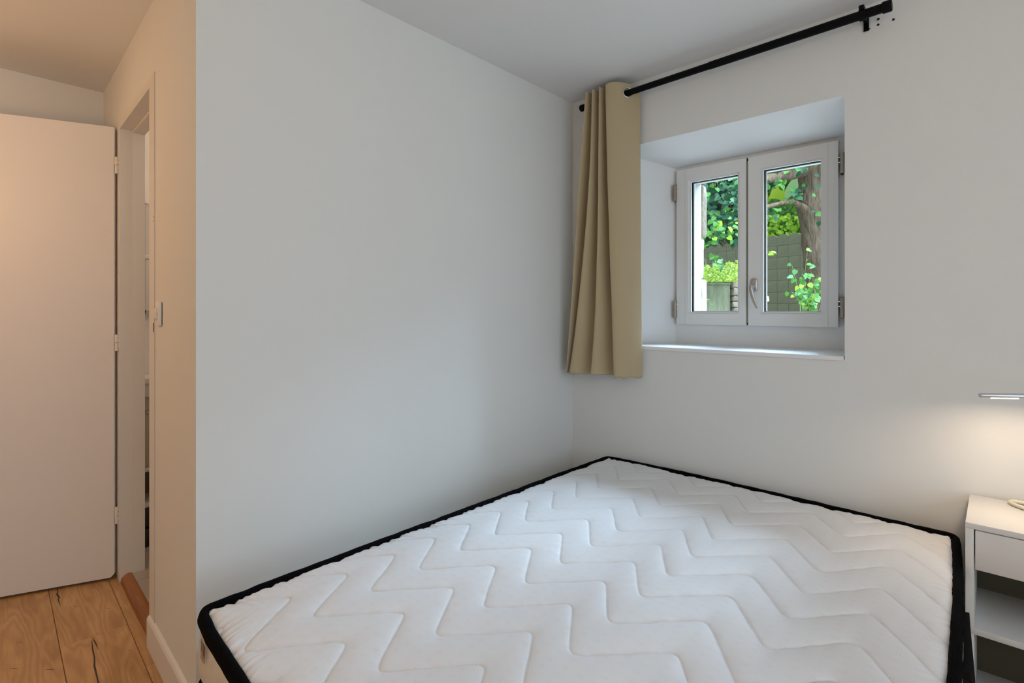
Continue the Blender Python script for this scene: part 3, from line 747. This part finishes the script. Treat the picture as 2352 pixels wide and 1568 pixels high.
# quilted top
def quilted_top():
    nx, ny = 560, 760
    u = np.linspace(0, 1, nx); v = np.linspace(0, 1, ny)
    U, Vv = np.meshgrid(u, v)
    inset = .0185
    y = -1.955+inset + Vv*(1.955-.028-2*inset)
    xl = np.interp(y, YL, XL)+inset; xr = np.interp(y, YR, XR)-inset
    x = xl+(xr-xl)*U
    yf = np.interp(x, XF, YF)+inset; yb = np.interp(x, XB, YB)-inset
    y = yf+(yb-yf)*Vv
    # zigzag seams
    px = [-.187, -.063, .094, .218, .375, .502, .656, .783, .9375, 1.050, 1.218, 1.355, 1.4946, 1.647, 1.776]
    py = [1, 0]*8
    xs = np.linspace(-.1, 1.8, 1901)
    # nodes alternate peak / valley : .375 is a peak
    vals = [(0 if i % 2 else 1) for i in range(len(px))]
    tri = np.interp(xs, px, vals)
    k = np.exp(-.5*(np.arange(-60, 61)/13.0)**2); k /= k.sum()
    tri = np.convolve(np.pad(tri, 60, mode='edge'), k, 'valid')
    tri = (tri-.5)*1.0+.5
    amp = .178
    # small warps of the stitching
    warp = .006*np.sin(3.1*x+2.3*y)+.004*np.sin(9*x-5*y)
    sy = np.interp(x, xs, tri)*amp
    slope = np.interp(x, xs, np.gradient(tri, xs))*amp
    cosphi = 1/np.sqrt(1+slope**2)
    per = .157
    q = (y-(-.638-amp)-sy+warp)/per
    fr = q-np.floor(q+.5)
    d = np.abs(fr)*per*cosphi
    half = per*.5*cosphi
    h = .0030*(1-np.exp(-(d/.0055))) + .0036*np.sin(np.clip(d/half, 0, 1)*PI/2)
    h -= .0012*np.exp(-(d/.0016)**2)
    # wrinkles: puckers near the seams and gathers near the piping
    de = np.minimum.reduce([x-xl, xr-x, y-yf, yb-y])
    z = np.empty_like(x)
    wr = np.empty_like(x); lo = np.empty_like(x)
    nn = noise.noise
    X_, Y_ = x.ravel(), y.ravel(); A = wr.ravel(); B = lo.ravel()
    dl = (y-yf).ravel(); dx_ = (x-xl).ravel(); dr_ = (xr-x).ravel(); db_ = (yb-y).ravel()
    for i in range(X_.size):
        a, c = X_[i], Y_[i]
        A[i] = nn(Vector((a*30-c*14, c*26+a*12, .3)))
        B[i] = nn(Vector((a*3.2, c*3.2, 4.4)))
    pk = np.exp(-(d/.025))*.0026*wr
    gath = np.empty_like(x); G = gath.ravel()
    idx = np.where(np.minimum(np.minimum(dl, db_), np.minimum(dx_, dr_)) < .10)[0]
    G[:] = 0
    for i in idx:
        a, c = X_[i], Y_[i]
        if min(dl[i], db_[i]) < min(dx_[i], dr_[i]):
            e = min(dl[i], db_[i]); g = nn(Vector((a*42+c*10, c*6, 2.2)))
        else:
            e = min(dx_[i], dr_[i]); g = nn(Vector((a*6, c*42-a*10, 7.2)))
        G[i] = (.35-abs(g)*1.6)*(.0045+.004*(c < -1.75 or a < .32))*math.exp(-e/.035)
    z = .498 + h + pk + gath + .004*lo
    z += .012*(1-np.exp(-de/.10))
    z -= .012*np.exp(-de/.010)
    zc = (x-.25)*(y+1.93)
    P = np.stack([x-MO.x, y-MO.y, z-MO.z], -1).reshape(-1, 3)
    ii = (np.arange(ny-1)[:, None]*nx+np.arange(nx-1)[None, :]).ravel()
    F = np.stack([ii, ii+1, ii+1+nx, ii+nx], -1)
    me = bpy.data.meshes.new('quilted_top')
    me.vertices.add(len(P)); me.vertices.foreach_set('co', P.ravel())
    me.loops.add(F.size); me.loops.foreach_set('vertex_index', F.ravel().astype(np.int32))
    me.polygons.add(len(F)); me.polygons.foreach_set('loop_start', np.arange(0, F.size, 4, dtype=np.int32))
    me.polygons.foreach_set('loop_total', np.full(len(F), 4, dtype=np.int32))
    me.update(calc_edges=True); me.validate()
    me.polygons.foreach_set('use_smooth', np.ones(len(F), bool))
    me.materials.append(M['ticking']); return new('quilted_top', me, mt)
quilted_top()
# barcode print on the side near the front left corner
bm = bmesh.new(); random.seed(3)
def onside(x): return float(np.interp(x, XF, YF))-.0008
x = .322
while x < .374:
    w = random.choice((.0012, .0012, .0022, .0035)); y_ = onside(x)
    z0 = .440; z1 = .474
    q = [bm.verts.new(p) for p in ((x-MO.x, y_-MO.y, z0-MO.z), (x+w-MO.x, y_-MO.y, z0-MO.z), (x+w-MO.x, y_-MO.y+.001, z1-MO.z-.004), (x-MO.x, y_-MO.y+.001, z1-MO.z-.004))]
    bm.faces.new(q); x += w+random.choice((.0014, .002, .003))
for row, (xa, xb, zz) in enumerate(((.320, .345, .4335), (.348, .376, .4335), (.325, .360, .4255))):
    x = xa
    while x < xb:
        y_ = onside(x); w = random.choice((.0012, .0024))
        q = [bm.verts.new((a-MO.x, y_-MO.y-.0004, b_-MO.z)) for a, b_ in ((x, zz), (x+w, zz), (x+w, zz+.0042), (x, zz+.0042))]
        bm.faces.new(q); x += w+.0014
obj('barcode_print', bm, 'print', mt)
# black carrying strap on the right side
bm = bmesh.new()
pts = []
for t in np.linspace(0, 1, 20):
    yy = -.50-.26*t; zz = .452-.150*math.sin(PI*t)**.8*.75-.02*t; xx = np.interp(yy, YR, XR)+.001+.010*math.sin(PI*t)
    pts.append((xx-MO.x, yy-MO.y, zz-MO.z))
tube(bm, pts, (.002, .010), 8, up=(1, 0, 0)); obj('carrying_strap', bm, 'tape', mt, smooth=True)

# ---------------------------------------------------------------- nightstand
NX0, NX1, NYF, NYB, NT = 1.659, 2.085, -.330, -.014, .6406
ns = empty('nightstand', ((NX0+NX1)/2, (NYF+NYB)/2, 0)); tag(ns, 'white open-front nightstand with one drawer beside the mattress', 'nightstand')
NO = Vector(((NX0+NX1)/2, (NYF+NYB)/2, 0))
def nb(name, x0, x1, y0, y1, z0, z1, m='lacquer', p=ns, bev=.0012):
    return box(name, x0-NO.x, x1-NO.x, y0-NO.y, y1-NO.y, z0, z1, m, p, bevel=bev)
nb('top_panel', NX0, NX1, NYF, NYB, NT-.0165, NT)
for s in (NX0, NX1-.019): nb('side_panel', s, s+.019, NYF+.0012, NYB, .338, NT-.0166)
nb('shelf', NX0, NX1, NYF, NYB, .320, .338)
for s in (NX0, NX1-.019): nb('side_panel', s, s+.019, NYF+.0012, NYB, .0, .320)
nb('bottom_panel', NX0+.019, NX1-.019, NYF+.003, NYB, .05, .066)
nb('back_panel', NX0+.019, NX1-.019, NYB-.010, NYB-.002, .05, NT-.017, m=mat('shade_dark_back_panel', (.10, .09, .055), .6))  # back colour darkened to carry the shade inside the open compartment
dr = nb('drawer', NX0+.0215, NX1-.0215, NYF-.001, NYF+.017, .5085, NT-.0190, bev=.002)
nb('drawer_box', NX0+.026, NX1-.026, NYF+.017, NYB-.03, .520, NT-.040, p=dr)

# ---------------------------------------------------------------- led lamp on the nightstand
LX, LY = 1.955, -.075
lp = empty('table_lamp', (LX, LY, NT)); tag(lp, 'slim silver lamp with a glowing light bar above the nightstand', 'lamp')
bm = bmesh.new(); tube(bm, [(0, 0, 0), (0, 0, .012), (0, 0, .016)], [.042, .042, .038], 32); obj('base', bm, 'alu', lp, smooth=True)
bm = bmesh.new(); tube(bm, [(0, 0, .014), (0, 0, .366)], .006, 16); obj('pole', bm, 'alu', lp, smooth=True)
ca, sa = math.cos(math.radians(39.5)), math.sin(math.radians(39.5))
tip = Vector((1.6885, -.248, 1.0035)); end = Vector((LX, LY, 1.0065))
bm = bmesh.new(); t0 = tip-Vector((LX, LY, NT)); t1 = end-Vector((LX, LY, NT)); dv = (t1-t0).normalized()
tube(bm, [t0, t0+dv*.003, t1+dv*.012, t1+dv*.015], [.0052, .0072, .0072, .005], 16); hb = obj('light_bar', bm, 'alu', lp, smooth=True)
bm = bmesh.new(); tube(bm, [t0+dv*.004+Vector((0, 0, 0)), t0+dv*.0105], .0076, 16); obj('end_button', bm, 'alu', hb, smooth=True)
bm = bmesh.new(); tube(bm, [t0+dv*.030+Vector((.0, 0, -.0052)), t0+dv*.100+Vector((0, 0, -.0052))], (.0042, .0040), 10); obj('led_strip', bm, 'led', hb, smooth=True)
mid = (tip+(end-tip).normalized()*.073)
lamp('led_light', 'AREA', tuple(mid-Vector((0, 0, .012))), 1.0, (1, .76, .54), rot=(0, 0, math.atan2(dv.y, dv.x)), shape='RECTANGLE', size=.08, size_y=.01, spread=2.75)
# cream cable loop lying on the nightstand
bm = bmesh.new(); c0 = Vector((1.828, -.083, NT+.007))
pts = [c0+Vector((.078*math.cos(a)*.87-.022*math.sin(a), .045*math.sin(a)-.022*math.cos(a), .0)) for a in np.linspace(0, 2*PI, 60)[:-1]]
tube(bm, pts, .006, 10, closed=True)
cb = obj('cable_loop', bm, 'cream', None, smooth=True); tag(cb, 'cream plastic cable looped on top of the nightstand', 'cable')
bm = bmesh.new(); pts = [c0+Vector((.060*math.cos(a)*.87+.015, .024*math.sin(a)-.010*math.cos(a), .001)) for a in np.linspace(.4, 2*PI-.9, 40)]
tube(bm, pts, .0045, 8); obj('inner_coil', bm, 'cream', cb, smooth=True)

# ---------------------------------------------------------------- garden outside the window
GZ = .55
bm = bmesh.new(); bx(bm, -14, 12, .62, 22, GZ-.2, GZ)
gr = obj('garden_ground', bm, 'soil'); tag(gr, kind='structure')
# white rough stone quoin outside, left of the opening
q = empty('stone_jamb', (.40, .665, GZ)); tag(q, 'whitewashed rough stone jamb outside the left window pane', 'stonework')
random.seed(5)
z = 0
for hgt in (.30, .26, .33, .24, .31, .22, .26):
    m_ = 'stonewhite' if z+hgt+GZ < 1.70 else 'stone'
    bm = bmesh.new(); bx(bm, -.20, .062+random.uniform(-.006, .010), -.044, .02+random.uniform(0, .012), z+.003, z+hgt-.003, .012, 2)
    bmesh.ops.subdivide_edges(bm, edges=list(bm.edges), cuts=3, use_grid_fill=True)
    for v in bm.verts: v.co += Vector((1, .6, .4))*.007*noise.noise(v.co*14+Vector((z*9, 0, 0)))
    obj('stone', bm, m_, q, smooth=True); z += hgt

# leaf shapes
def leaf_bm(w=.5, fold=.18, tipn=1.0, heart=.12):
    """unit leaf along +Y, length 1"""
    pts = [(0, 0), (w*.55, -heart), (w, .22), (w*.86, .52), (w*.42, .82), (0, tipn)]
    V = [(0, 0, 0), (0, .5, -.04), (0, tipn, -.10)]
    R = [(x, y, fold*x-.12*y*y) for x, y in pts[1:-1]]; L_ = [(-x, y, z) for x, y, z in R]
    V += R + L_
    F = [(0, 3, 4), (0, 4, 5, 1), (1, 5, 6), (1, 6, 2), (0, 8, 7), (0, 1, 9, 8), (1, 10, 9), (1, 2, 10)]
    return V, F
LV, LF = leaf_bm(); LV = np.array(LV)
def leaf_mesh(name, m, **k):
    V, F = leaf_bm(**k); me = bpy.data.meshes.new(name); me.from_pydata(V, [], F); me.update(); me.materials.append(M[m])
    for p in me.polygons: p.use_smooth = True
    return me
lm = {k: leaf_mesh('leaf', 'leaf_'+k) for k in ('dark', 'mid', 'bright', 'blue')}
def leaf_rot(facing=Vector((.1, -.8, .5)), spread=.7):
    n_ = (facing.normalized()+Vector([random.gauss(0, spread*.5) for _ in range(3)])).normalized()
    d = Vector((random.uniform(-1, 1), random.uniform(-.4, .4), -random.uniform(.2, 1.2)))
    y = (d-n_*d.dot(n_)).normalized(); x = y.cross(n_).normalized()
    return Matrix((x, y, n_)).transposed()
def leaves_parts(parent, n, fn, size, kinds, facing=Vector((.3, -.8, .5))):
    base = parent.matrix_world if False else parent.location
    for i in range(n):
        p, k = fn(i); k = k or random.choice(kinds)
        s = random.uniform(*size)
        o = new('leaf', lm[k], parent); R = leaf_rot(facing).to_4x4()
        o.matrix_local = Matrix.Translation(Vector(p)-base) @ R @ Matrix.Diagonal((s, s, s, 1))
def leaves_stuff(name, parent, pts, size, m, facing=Vector((.3, -.8, .5)), top=False):
    V = []; F = []
    base = parent.location if parent else Vector((0, 0, 0))
    for p in pts:
        s = random.uniform(*size); R = np.array(leaf_rot(facing)); o = len(V)
        q_ = (LV*s) @ R.T + np.array(p)-np.array(base)
        V += [tuple(r) for r in q_]; F += [tuple(o+a for a in f) for f in LF]
    o = pyobj(name, V, F, m, parent, smooth=True); o['kind'] = 'stuff'; return o

# direction helpers in the garden: P(px, py, depth) was used offline; positions below are metres
FW = Vector((-math.sin(YAW), math.cos(YAW), 0)); RT = Vector((math.cos(YAW), math.sin(YAW), 0))
def at(px, py, d):       # a point of the garden from photo coordinates and its distance along the view
    return CAM + (FW + RT*((px-1176)/1200) + Vector((0, 0, -(py-711)/1200)))*d

# boundary wall of concrete blocks with a scalloped top
A0 = at(1760, 541, 9.2); wdir = Vector((.965, .26, 0)).normalized() * -1     # runs away to the left
wdir = Vector((-.965, .26, 0)).normalized(); wang = math.atan2(-wdir.y, -wdir.x)
gw = empty('garden_wall', (A0.x, A0.y, GZ), wang); tag(gw, 'mossy grey block garden wall with a scalloped top', 'garden wall')
# local x runs to the right (towards the camera side), local -y faces the house
BL, BH = .200, .200; top = A0.z-GZ
bm = bmesh.new(); bx(bm, -2.3, 2.2, .012, .15, 0, top-.12); obj('mortar', bm, 'mortar', gw)
bmx = bmesh.new(); bx(bmx, .0010, BL-.0010, 0, .05, .0015, BH-.0015, .0025, 1); bme = bpy.data.meshes.new('block'); bmx.to_mesh(bme); bmx.free(); bme.materials.append(M['block'])
bt = bmesh.new(); n_ = 8
poly = [(.001, .0015), (BL-.001, .0015)]+[(.001+(BL-.002)*(1-k/n_), BH-.055+.045*math.sin(PI*k/n_)) for k in range(n_+1)]
a = [bt.verts.new((x, 0, z)) for x, z in poly]; b_ = [bt.verts.new((x, .14, z)) for x, z in poly]
bt.faces.new(a); bt.faces.new(list(reversed(b_)))
for i in range(len(poly)): bt.faces.new((a[i], b_[i], b_[(i+1) % len(poly)], a[(i+1) % len(poly)]))
bmesh.ops.recalc_face_normals(bt, faces=bt.faces)
btm = bpy.data.meshes.new('coping_block'); bt.to_mesh(btm); bt.free(); btm.materials.append(M['block'])
random.seed(11)
for c in range(-11, 9):
    for r in range(0, 10):
        z = top-(r+1)*BH
        if z < 0: break
        new('coping_block' if r == 0 else 'block', btm if r == 0 else bme, gw, (c*BL, random.uniform(-.003, .003), z+(.0)))

# low old wall close to the window, left
B0 = at(1600, 650, 5.0); B1 = at(1678, 645, 5.05); 
lw = empty('low_wall', (B0.x, B0.y, GZ)); tag(lw, 'low mossy concrete retaining wall seen at the bottom of the left pane', 'wall')
dv2 = (B1-B0); dv2.z = 0; lw.rotation_euler = (0, 0, math.atan2(dv2.y, dv2.x))
Lw = dv2.length; hz = B0.z-GZ
random.seed(2)
bm = bmesh.new(); bx(bm, -.5, Lw, .0, .30, 0, hz-.012, .006); bmesh.ops.subdivide_edges(bm, edges=[e for e in bm.edges if e.calc_length() > .2], cuts=9, use_grid_fill=True)
for v in bm.verts: v.co += Vector((0, 1, .6))*.006*noise.noise(v.co*9)
obj('wall_body', bm, 'oldwall', lw, smooth=True)
bm = bmesh.new(); bx(bm, -.5, Lw+.004, -.006, .31, hz-.012, hz, .003); obj('wall_cap', bm, 'oldwall', lw, smooth=True)
# rubble pier to its right
pr_ = empty('stone_pier', (at(1681, 711, 5.05).x+.006, at(1681, 711, 5.05).y, GZ)); tag(pr_, 'rough pale rubble pier at the end of the low mossy wall', 'pier')
pr_.rotation_euler = lw.rotation_euler
bm = bmesh.new(); bx(bm, .01, .30, .03, .28, 0, hz-.02); obj('mortar', bm, 'mortar', pr_)
zz = 0
while zz < hz-.03:
    hh = random.uniform(.05, .085); xx = 0
    while xx < .30:
        ww = random.uniform(.05, .10)
        bm = bmesh.new(); bx(bm, -.48, .48, -.5, .5, -.47, .47, .12, 2)
        for v in bm.verts:
            v.co += .16*noise.noise_vector(v.co*2.2+Vector((xx*50, zz*50, 0)))
            v.co = Vector((v.co.x*ww, v.co.y*.09, v.co.z*hh))
        obj('stone', bm, 'stone' if random.random() < .8 else 'stonewhite', pr_, smooth=True, loc=(xx+ww/2, .03, zz+hh/2)); xx += ww
    zz += hh
# weeds on top of the low wall
random.seed(21)
wd = empty('weeds', at(1650, 642, 5.1)); tag(wd, 'bright yellow-green weeds sprouting along the top of the low mossy wall', 'plant')
pts = []
for _ in range(2300):
    px = random.uniform(1606, 1702); hgt = (random.random()**2.3)*(66 if px > 1655 else 52)*(.6+.5*noise.noise(Vector((px*.06, 0, 0))))
    pts.append(at(px, 644-hgt, random.uniform(4.95, 5.5)))
leaves_stuff('small_leaves', wd, pts, (.008, .024), leafmat('yellow_green_weed_leaf', (.27, .37, .08), .4))
bm = bmesh.new()
for _ in range(34):
    px = random.uniform(1606, 1702); p0 = at(px, 650, 5.15); p1 = p0+Vector((random.uniform(-.06, .06), 0, random.uniform(.12, .26)))
    tube(bm, [p0-wd.location, (p0+p1)/2-wd.location+Vector((.01, 0, .02)), p1-wd.location], [.002, .0016, .001], 5)
obj('stems', bm, 'stem', wd)['kind'] = 'stuff'

# climber hanging in the left pane : large dark leaves
random.seed(31)
iv = empty('climbing_vine', at(1655, 700, 6.3)); tag(iv, 'dense dark green climbing vine filling the left window pane', 'vine')
bm = bmesh.new()
for k in range(16):
    x0 = random.uniform(1600, 1720); p = [at(x0+random.uniform(-12, 12)*i*.4, 330+i*34, 6.4)-iv.location for i in range(8)]
    tube(bm, p, .006, 6)
obj('vine_stems', bm, 'bark', iv)
def lv(i):
    px = random.uniform(1600, 1712)
    bottom = 556+14*math.sin(px*.09)+10*noise.noise(Vector((px*.05, 0, 5)))
    py = random.uniform(360, bottom)
    k = 'dark'
    if py > 505: k = random.choice(('mid', 'mid', 'bright', 'dark'))
    elif random.random() < .16+.22*(py > 475 or py < 430): k = random.choice(('mid', 'blue', 'mid'))
    return at(px, py, random.uniform(5.75, 6.35)), k
leaves_parts(iv, 295, lv, (.042, .075), ('dark',))
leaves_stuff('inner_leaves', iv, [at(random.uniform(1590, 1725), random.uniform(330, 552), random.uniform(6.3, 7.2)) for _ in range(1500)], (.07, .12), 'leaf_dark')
# small shrub with pale leaves in front of the weeds
random.seed(41)
def shrub(name, label, pos, lo, hi, n, kinds, size, spread, stems, cat='shrub', ground=True):
    e = empty(name, pos); tag(e, label, cat)
    bm = bmesh.new(); P = []
    for s in range(stems):
        a = pos; b = Vector((pos.x+random.uniform(-spread, spread), pos.y+random.uniform(-.1, .1), pos.z+random.uniform(lo, hi)))
        mid_ = (a+b)/2+Vector((random.uniform(-.03, .03), 0, .03)); pl = [a, mid_, b]
        tube(bm, [q-pos for q in pl], [.004, .003, .0015], 6)
        for t in np.linspace(.25, 1, max(2, n//stems)):
            q = a.lerp(mid_, t*2) if t < .5 else mid_.lerp(b, t*2-1)
            P.append(q+Vector((random.uniform(-.03, .03), random.uniform(-.03, .03), random.uniform(-.02, .02))))
    if ground and pos.z > GZ: tube(bm, [Vector((random.uniform(-.02, .02), 0, GZ-pos.z)), Vector((0, 0, (GZ-pos.z)/2)), Vector((0, 0, 0))], [.006, .005, .004], 6)
    obj('stem', bm, 'stem', e)
    leaves_parts(e, len(P), lambda i: (P[i], None), size, kinds)
    return e
shrub('young_shrub', 'upright pale-leaved plant rising behind the weeds in the left pane', at(1655, 640, 5.25), .10, .28, 26, ('mid', 'blue'), (.035, .062), .10, 4, ground=False)
shrub('leafy_shrub', 'shrub with bright green leaves at the foot of the tree trunk', at(1862, 735, 5.4), .12, .50, 100, ('mid', 'bright', 'blue', 'mid'), (.028, .055), .16, 12)
shrub('tall_seedling', 'slender leafy shoot beside the trunk above the bright green shrub', at(1838, 700, 5.9), .30, .62, 26, ('mid', 'blue'), (.04, .065), .10, 4, 'plant')
e_ = shrub('creeper_sprig', 'small leafy sprig poking out in front of the block wall', at(1738, 586, 5.6), -.06, .03, 12, ('bright', 'mid'), (.035, .055), .2, 3, 'plant')
e_ = shrub('wall_fern', 'tiny green sprig growing from the face of the low mossy wall', at(1618, 695, 4.9), -.03, .05, 10, ('bright', 'mid'), (.02, .035), .06, 3, 'plant', ground=False)

# tree with two limbs
random.seed(51)
tr = empty('tree', at(1876, 711, 7.0)); tr.location.z = GZ; tag(tr, 'large tree with knotty grey-brown trunk and two limbs in the right pane', 'tree')
def knotty(bm, pts, rad, n=26, amp=.13):
    pts = [Vector(p) for p in pts]
    P = []; Rr = []
    for i in range(len(pts)-1):
        for t in np.linspace(0, 1, 14, endpoint=False): P.append(pts[i].lerp(pts[i+1], t)); Rr.append(rad[i]+(rad[i+1]-rad[i])*t)
    P.append(pts[-1]); Rr.append(rad[-1])
    s = len(bm.verts); tube(bm, P, Rr, n); bm.verts.ensure_lookup_table()
    vs = bm.verts[s:]
    for j, v in enumerate(vs):
        i = j//n
        if i < len(P):
            c = P[i]; d = v.co-c
            v.co = c+d*(1+amp*noise.noise(v.co*4.5)+amp*.6*noise.noise(v.co*11))
T = lambda px, py, d=7.0: at(px, py, d)-tr.location
bm = bmesh.new()
base_ = Vector((T(1890, 711).x, T(1890, 711).y, -.05))
knotty(bm, [base_, T(1884, 690), T(1880, 620), T(1872, 560), T(1872, 520), T(1868, 470), T(1866, 430), T(1862, 395), T(1858, 360), T(1850, 300), T(1840, 200)],
       [.26, .165, .16, .165, .17, .195, .165, .165, .19, .15, .14])
obj('trunk', bm, 'bark', tr, smooth=True)
bm = bmesh.new(); knotty(bm, [T(1862, 385, 6.95), T(1838, 392, 6.9), T(1810, 402, 6.8), T(1780, 408, 6.7), T(1750, 412, 6.6), T(1700, 395, 6.5)], [.12, .085, .07, .062, .06, .055], 16); obj('limb', bm, 'bark', tr, smooth=True)
bm = bmesh.new(); knotty(bm, [T(1862, 486, 6.95), T(1842, 474, 6.9), T(1820, 463, 6.8), T(1795, 466, 6.7), T(1765, 474, 6.6), T(1720, 480, 6.5)], [.08, .040, .030, .026, .024, .02], 14); obj('limb', bm, 'bark', tr, smooth=True)
def tl(i):
    r = random.random()
    if r < .45: p = at(random.uniform(1745, 1850), random.uniform(350, 398), random.uniform(6.3, 7.1)); k = random.choice(('dark', 'dark', 'mid'))
    elif r < .62: p = at(random.uniform(1752, 1800), random.uniform(412, 432), random.uniform(6.4, 6.9)); k = random.choice(('dark', 'mid'))
    elif r < .80: p = at(random.uniform(1818, 1848), random.uniform(420, 470), random.uniform(6.5, 7.1)); k = random.choice(('dark', 'dark', 'mid'))
    elif r < .88: p = at(random.uniform(1752, 1790), random.uniform(470, 500), random.uniform(6.4, 6.8)); k = random.choice(('mid', 'dark'))
    elif r < .93: p = at(random.uniform(1745, 1850), random.uniform(350, 392), random.uniform(6.3, 7.1)); k = 'dark'
    else: p = at(random.uniform(1862, 1895), random.uniform(375, 510), 6.55+random.uniform(-.05, .05)); k = random.choice(('dark', 'mid'))
    return p, k
leaves_parts(tr, 150, tl, (.042, .075), ('dark',))

# banana plant beyond the wall
random.seed(61)
bn = empty('banana_plant', at(1800, 640, 10.8)); tag(bn, 'banana plant with huge pale green leaves beyond the garden wall', 'plant')
M['leaf_banana'] = leafmat('backlit_banana_leaf', (.46, .66, .08), .6); M['leaf_pale'] = leafmat('pale_banana_leaf', (.36, .58, .34), .5)
def banana(pts, w, m):
    """pts: midrib points, w: half width profile"""
    bm = bmesh.new(); L_ = []; C_ = []; R_ = []
    pts = [Vector(p) for p in pts]; n = 14
    P = []
    for i in range(n+1):
        t = i/n*(len(pts)-1); k = min(int(t), len(pts)-2); P.append(pts[k].lerp(pts[k+1], t-k))
    for i, p in enumerate(P):
        d = (P[min(n, i+1)]-P[max(0, i-1)]).normalized(); s = d.cross(FW).normalized()
        ww = w*math.sin(PI*(.04+.93*i/n))**.55*(1+.12*random.uniform(-1, 1)*(i % 3 == 0))
        L_.append(bm.verts.new(p+s*ww-FW*.05*ww/w)); C_.append(bm.verts.new(p)); R_.append(bm.verts.new(p-s*ww-FW*.05*ww/w))
    for i in range(n):
        bm.faces.new((L_[i], L_[i+1], C_[i+1], C_[i])); bm.faces.new((C_[i], C_[i+1], R_[i+1], R_[i]))
    return obj('banana_leaf', bm, m, bn, smooth=True)
B = lambda px, py, d=10.8: at(px, py, d)-bn.location
banana([B(1772, 512), B(1776, 480), B(1783, 450), B(1790, 418)], .165, 'leaf_banana')
banana([B(1800, 520), B(1812, 480, 11), B(1822, 440, 11), B(1838, 400, 11)], .20, 'leaf_pale')
banana([B(1764, 520), B(1752, 490), B(1745, 450), B(1740, 410)], .17, 'leaf_bright')
banana([B(1802, 545), B(1830, 520), B(1850, 500), B(1880, 490)], .10, 'leaf_bright')
banana([B(1800, 545), B(1790, 510), B(1770, 500), B(1745, 510)], .09, 'leaf_mid')
for px in (1778, 1800, 1812):
    bm = bmesh.new(); a_ = B(px, 640); tube(bm, [Vector((a_.x, a_.y, -1.2)), B(px, 560), B(px+(px-1795)*.5, 480)], [.07, .05, .025], 12); obj('stalk', bm, 'leaf_bright', bn, smooth=True)
# sunny hedge behind
random.seed(71)
hg = empty('sunlit_bushes', at(1800, 560, 10.2)); tag(hg, 'sunlit light green bushes just above the block wall', 'bush')
leaves_stuff('leaves', hg, [at(random.uniform(1735, 1900), random.uniform(492, 556), random.uniform(9.7, 10.6)) for _ in range(800)], (.05, .10), 'leaf_bright')
leaves_stuff('leaves', hg, [at(random.uniform(1735, 1900), random.uniform(455, 552), random.uniform(9.9, 10.9)) for _ in range(900)], (.05, .10), 'leaf_mid')
bh = empty('background_trees', at(1760, 420, 14)); tag(bh, 'mixed green tree foliage far behind the garden wall', 'trees', kind='stuff')
leaves_stuff('leaves', bh, [at(random.uniform(1540, 1960), random.uniform(230, 640), random.uniform(12.5, 15)) for _ in range(5200)], (.16, .30), 'leaf_mid')
leaves_stuff('leaves', bh, [at(random.uniform(1540, 1960), random.uniform(230, 640), random.uniform(15, 17)) for _ in range(5200)], (.22, .40), 'leaf_dark')


# cracks and small knots in the oak planks, in room metres
crack_world([(-1.394, -2.0235), (-1.348, -2.0253), (-1.322, -2.031), (-1.278, -2.0283), (-1.2586, -2.0333), (-1.1945, -2.034)], .0030)
crack_world([(-.800, -1.985), (-.7251, -1.9929), (-.6651, -1.9966), (-.6066, -2.0052), (-.5454, -2.0083), (-.42, -2.016)], .0030)
crack_world([(-.815, -1.9805), (-.785, -1.979), (-.754, -1.9784), (-.711, -1.9797)], .0022)
for x, y, l in ((-1.13, -1.985, .05), (-1.02, -1.90, .045), (-.98, -2.17, .05), (-.80, -2.20, .05), (-1.20, -2.005, .02), (-.70, -2.115, .06), (-.62, -1.90, .02)):
    crack_world([(x+l*.5*t, y+l*.42*t) for t in (-.5, -.2, .1, .5)], .0011)
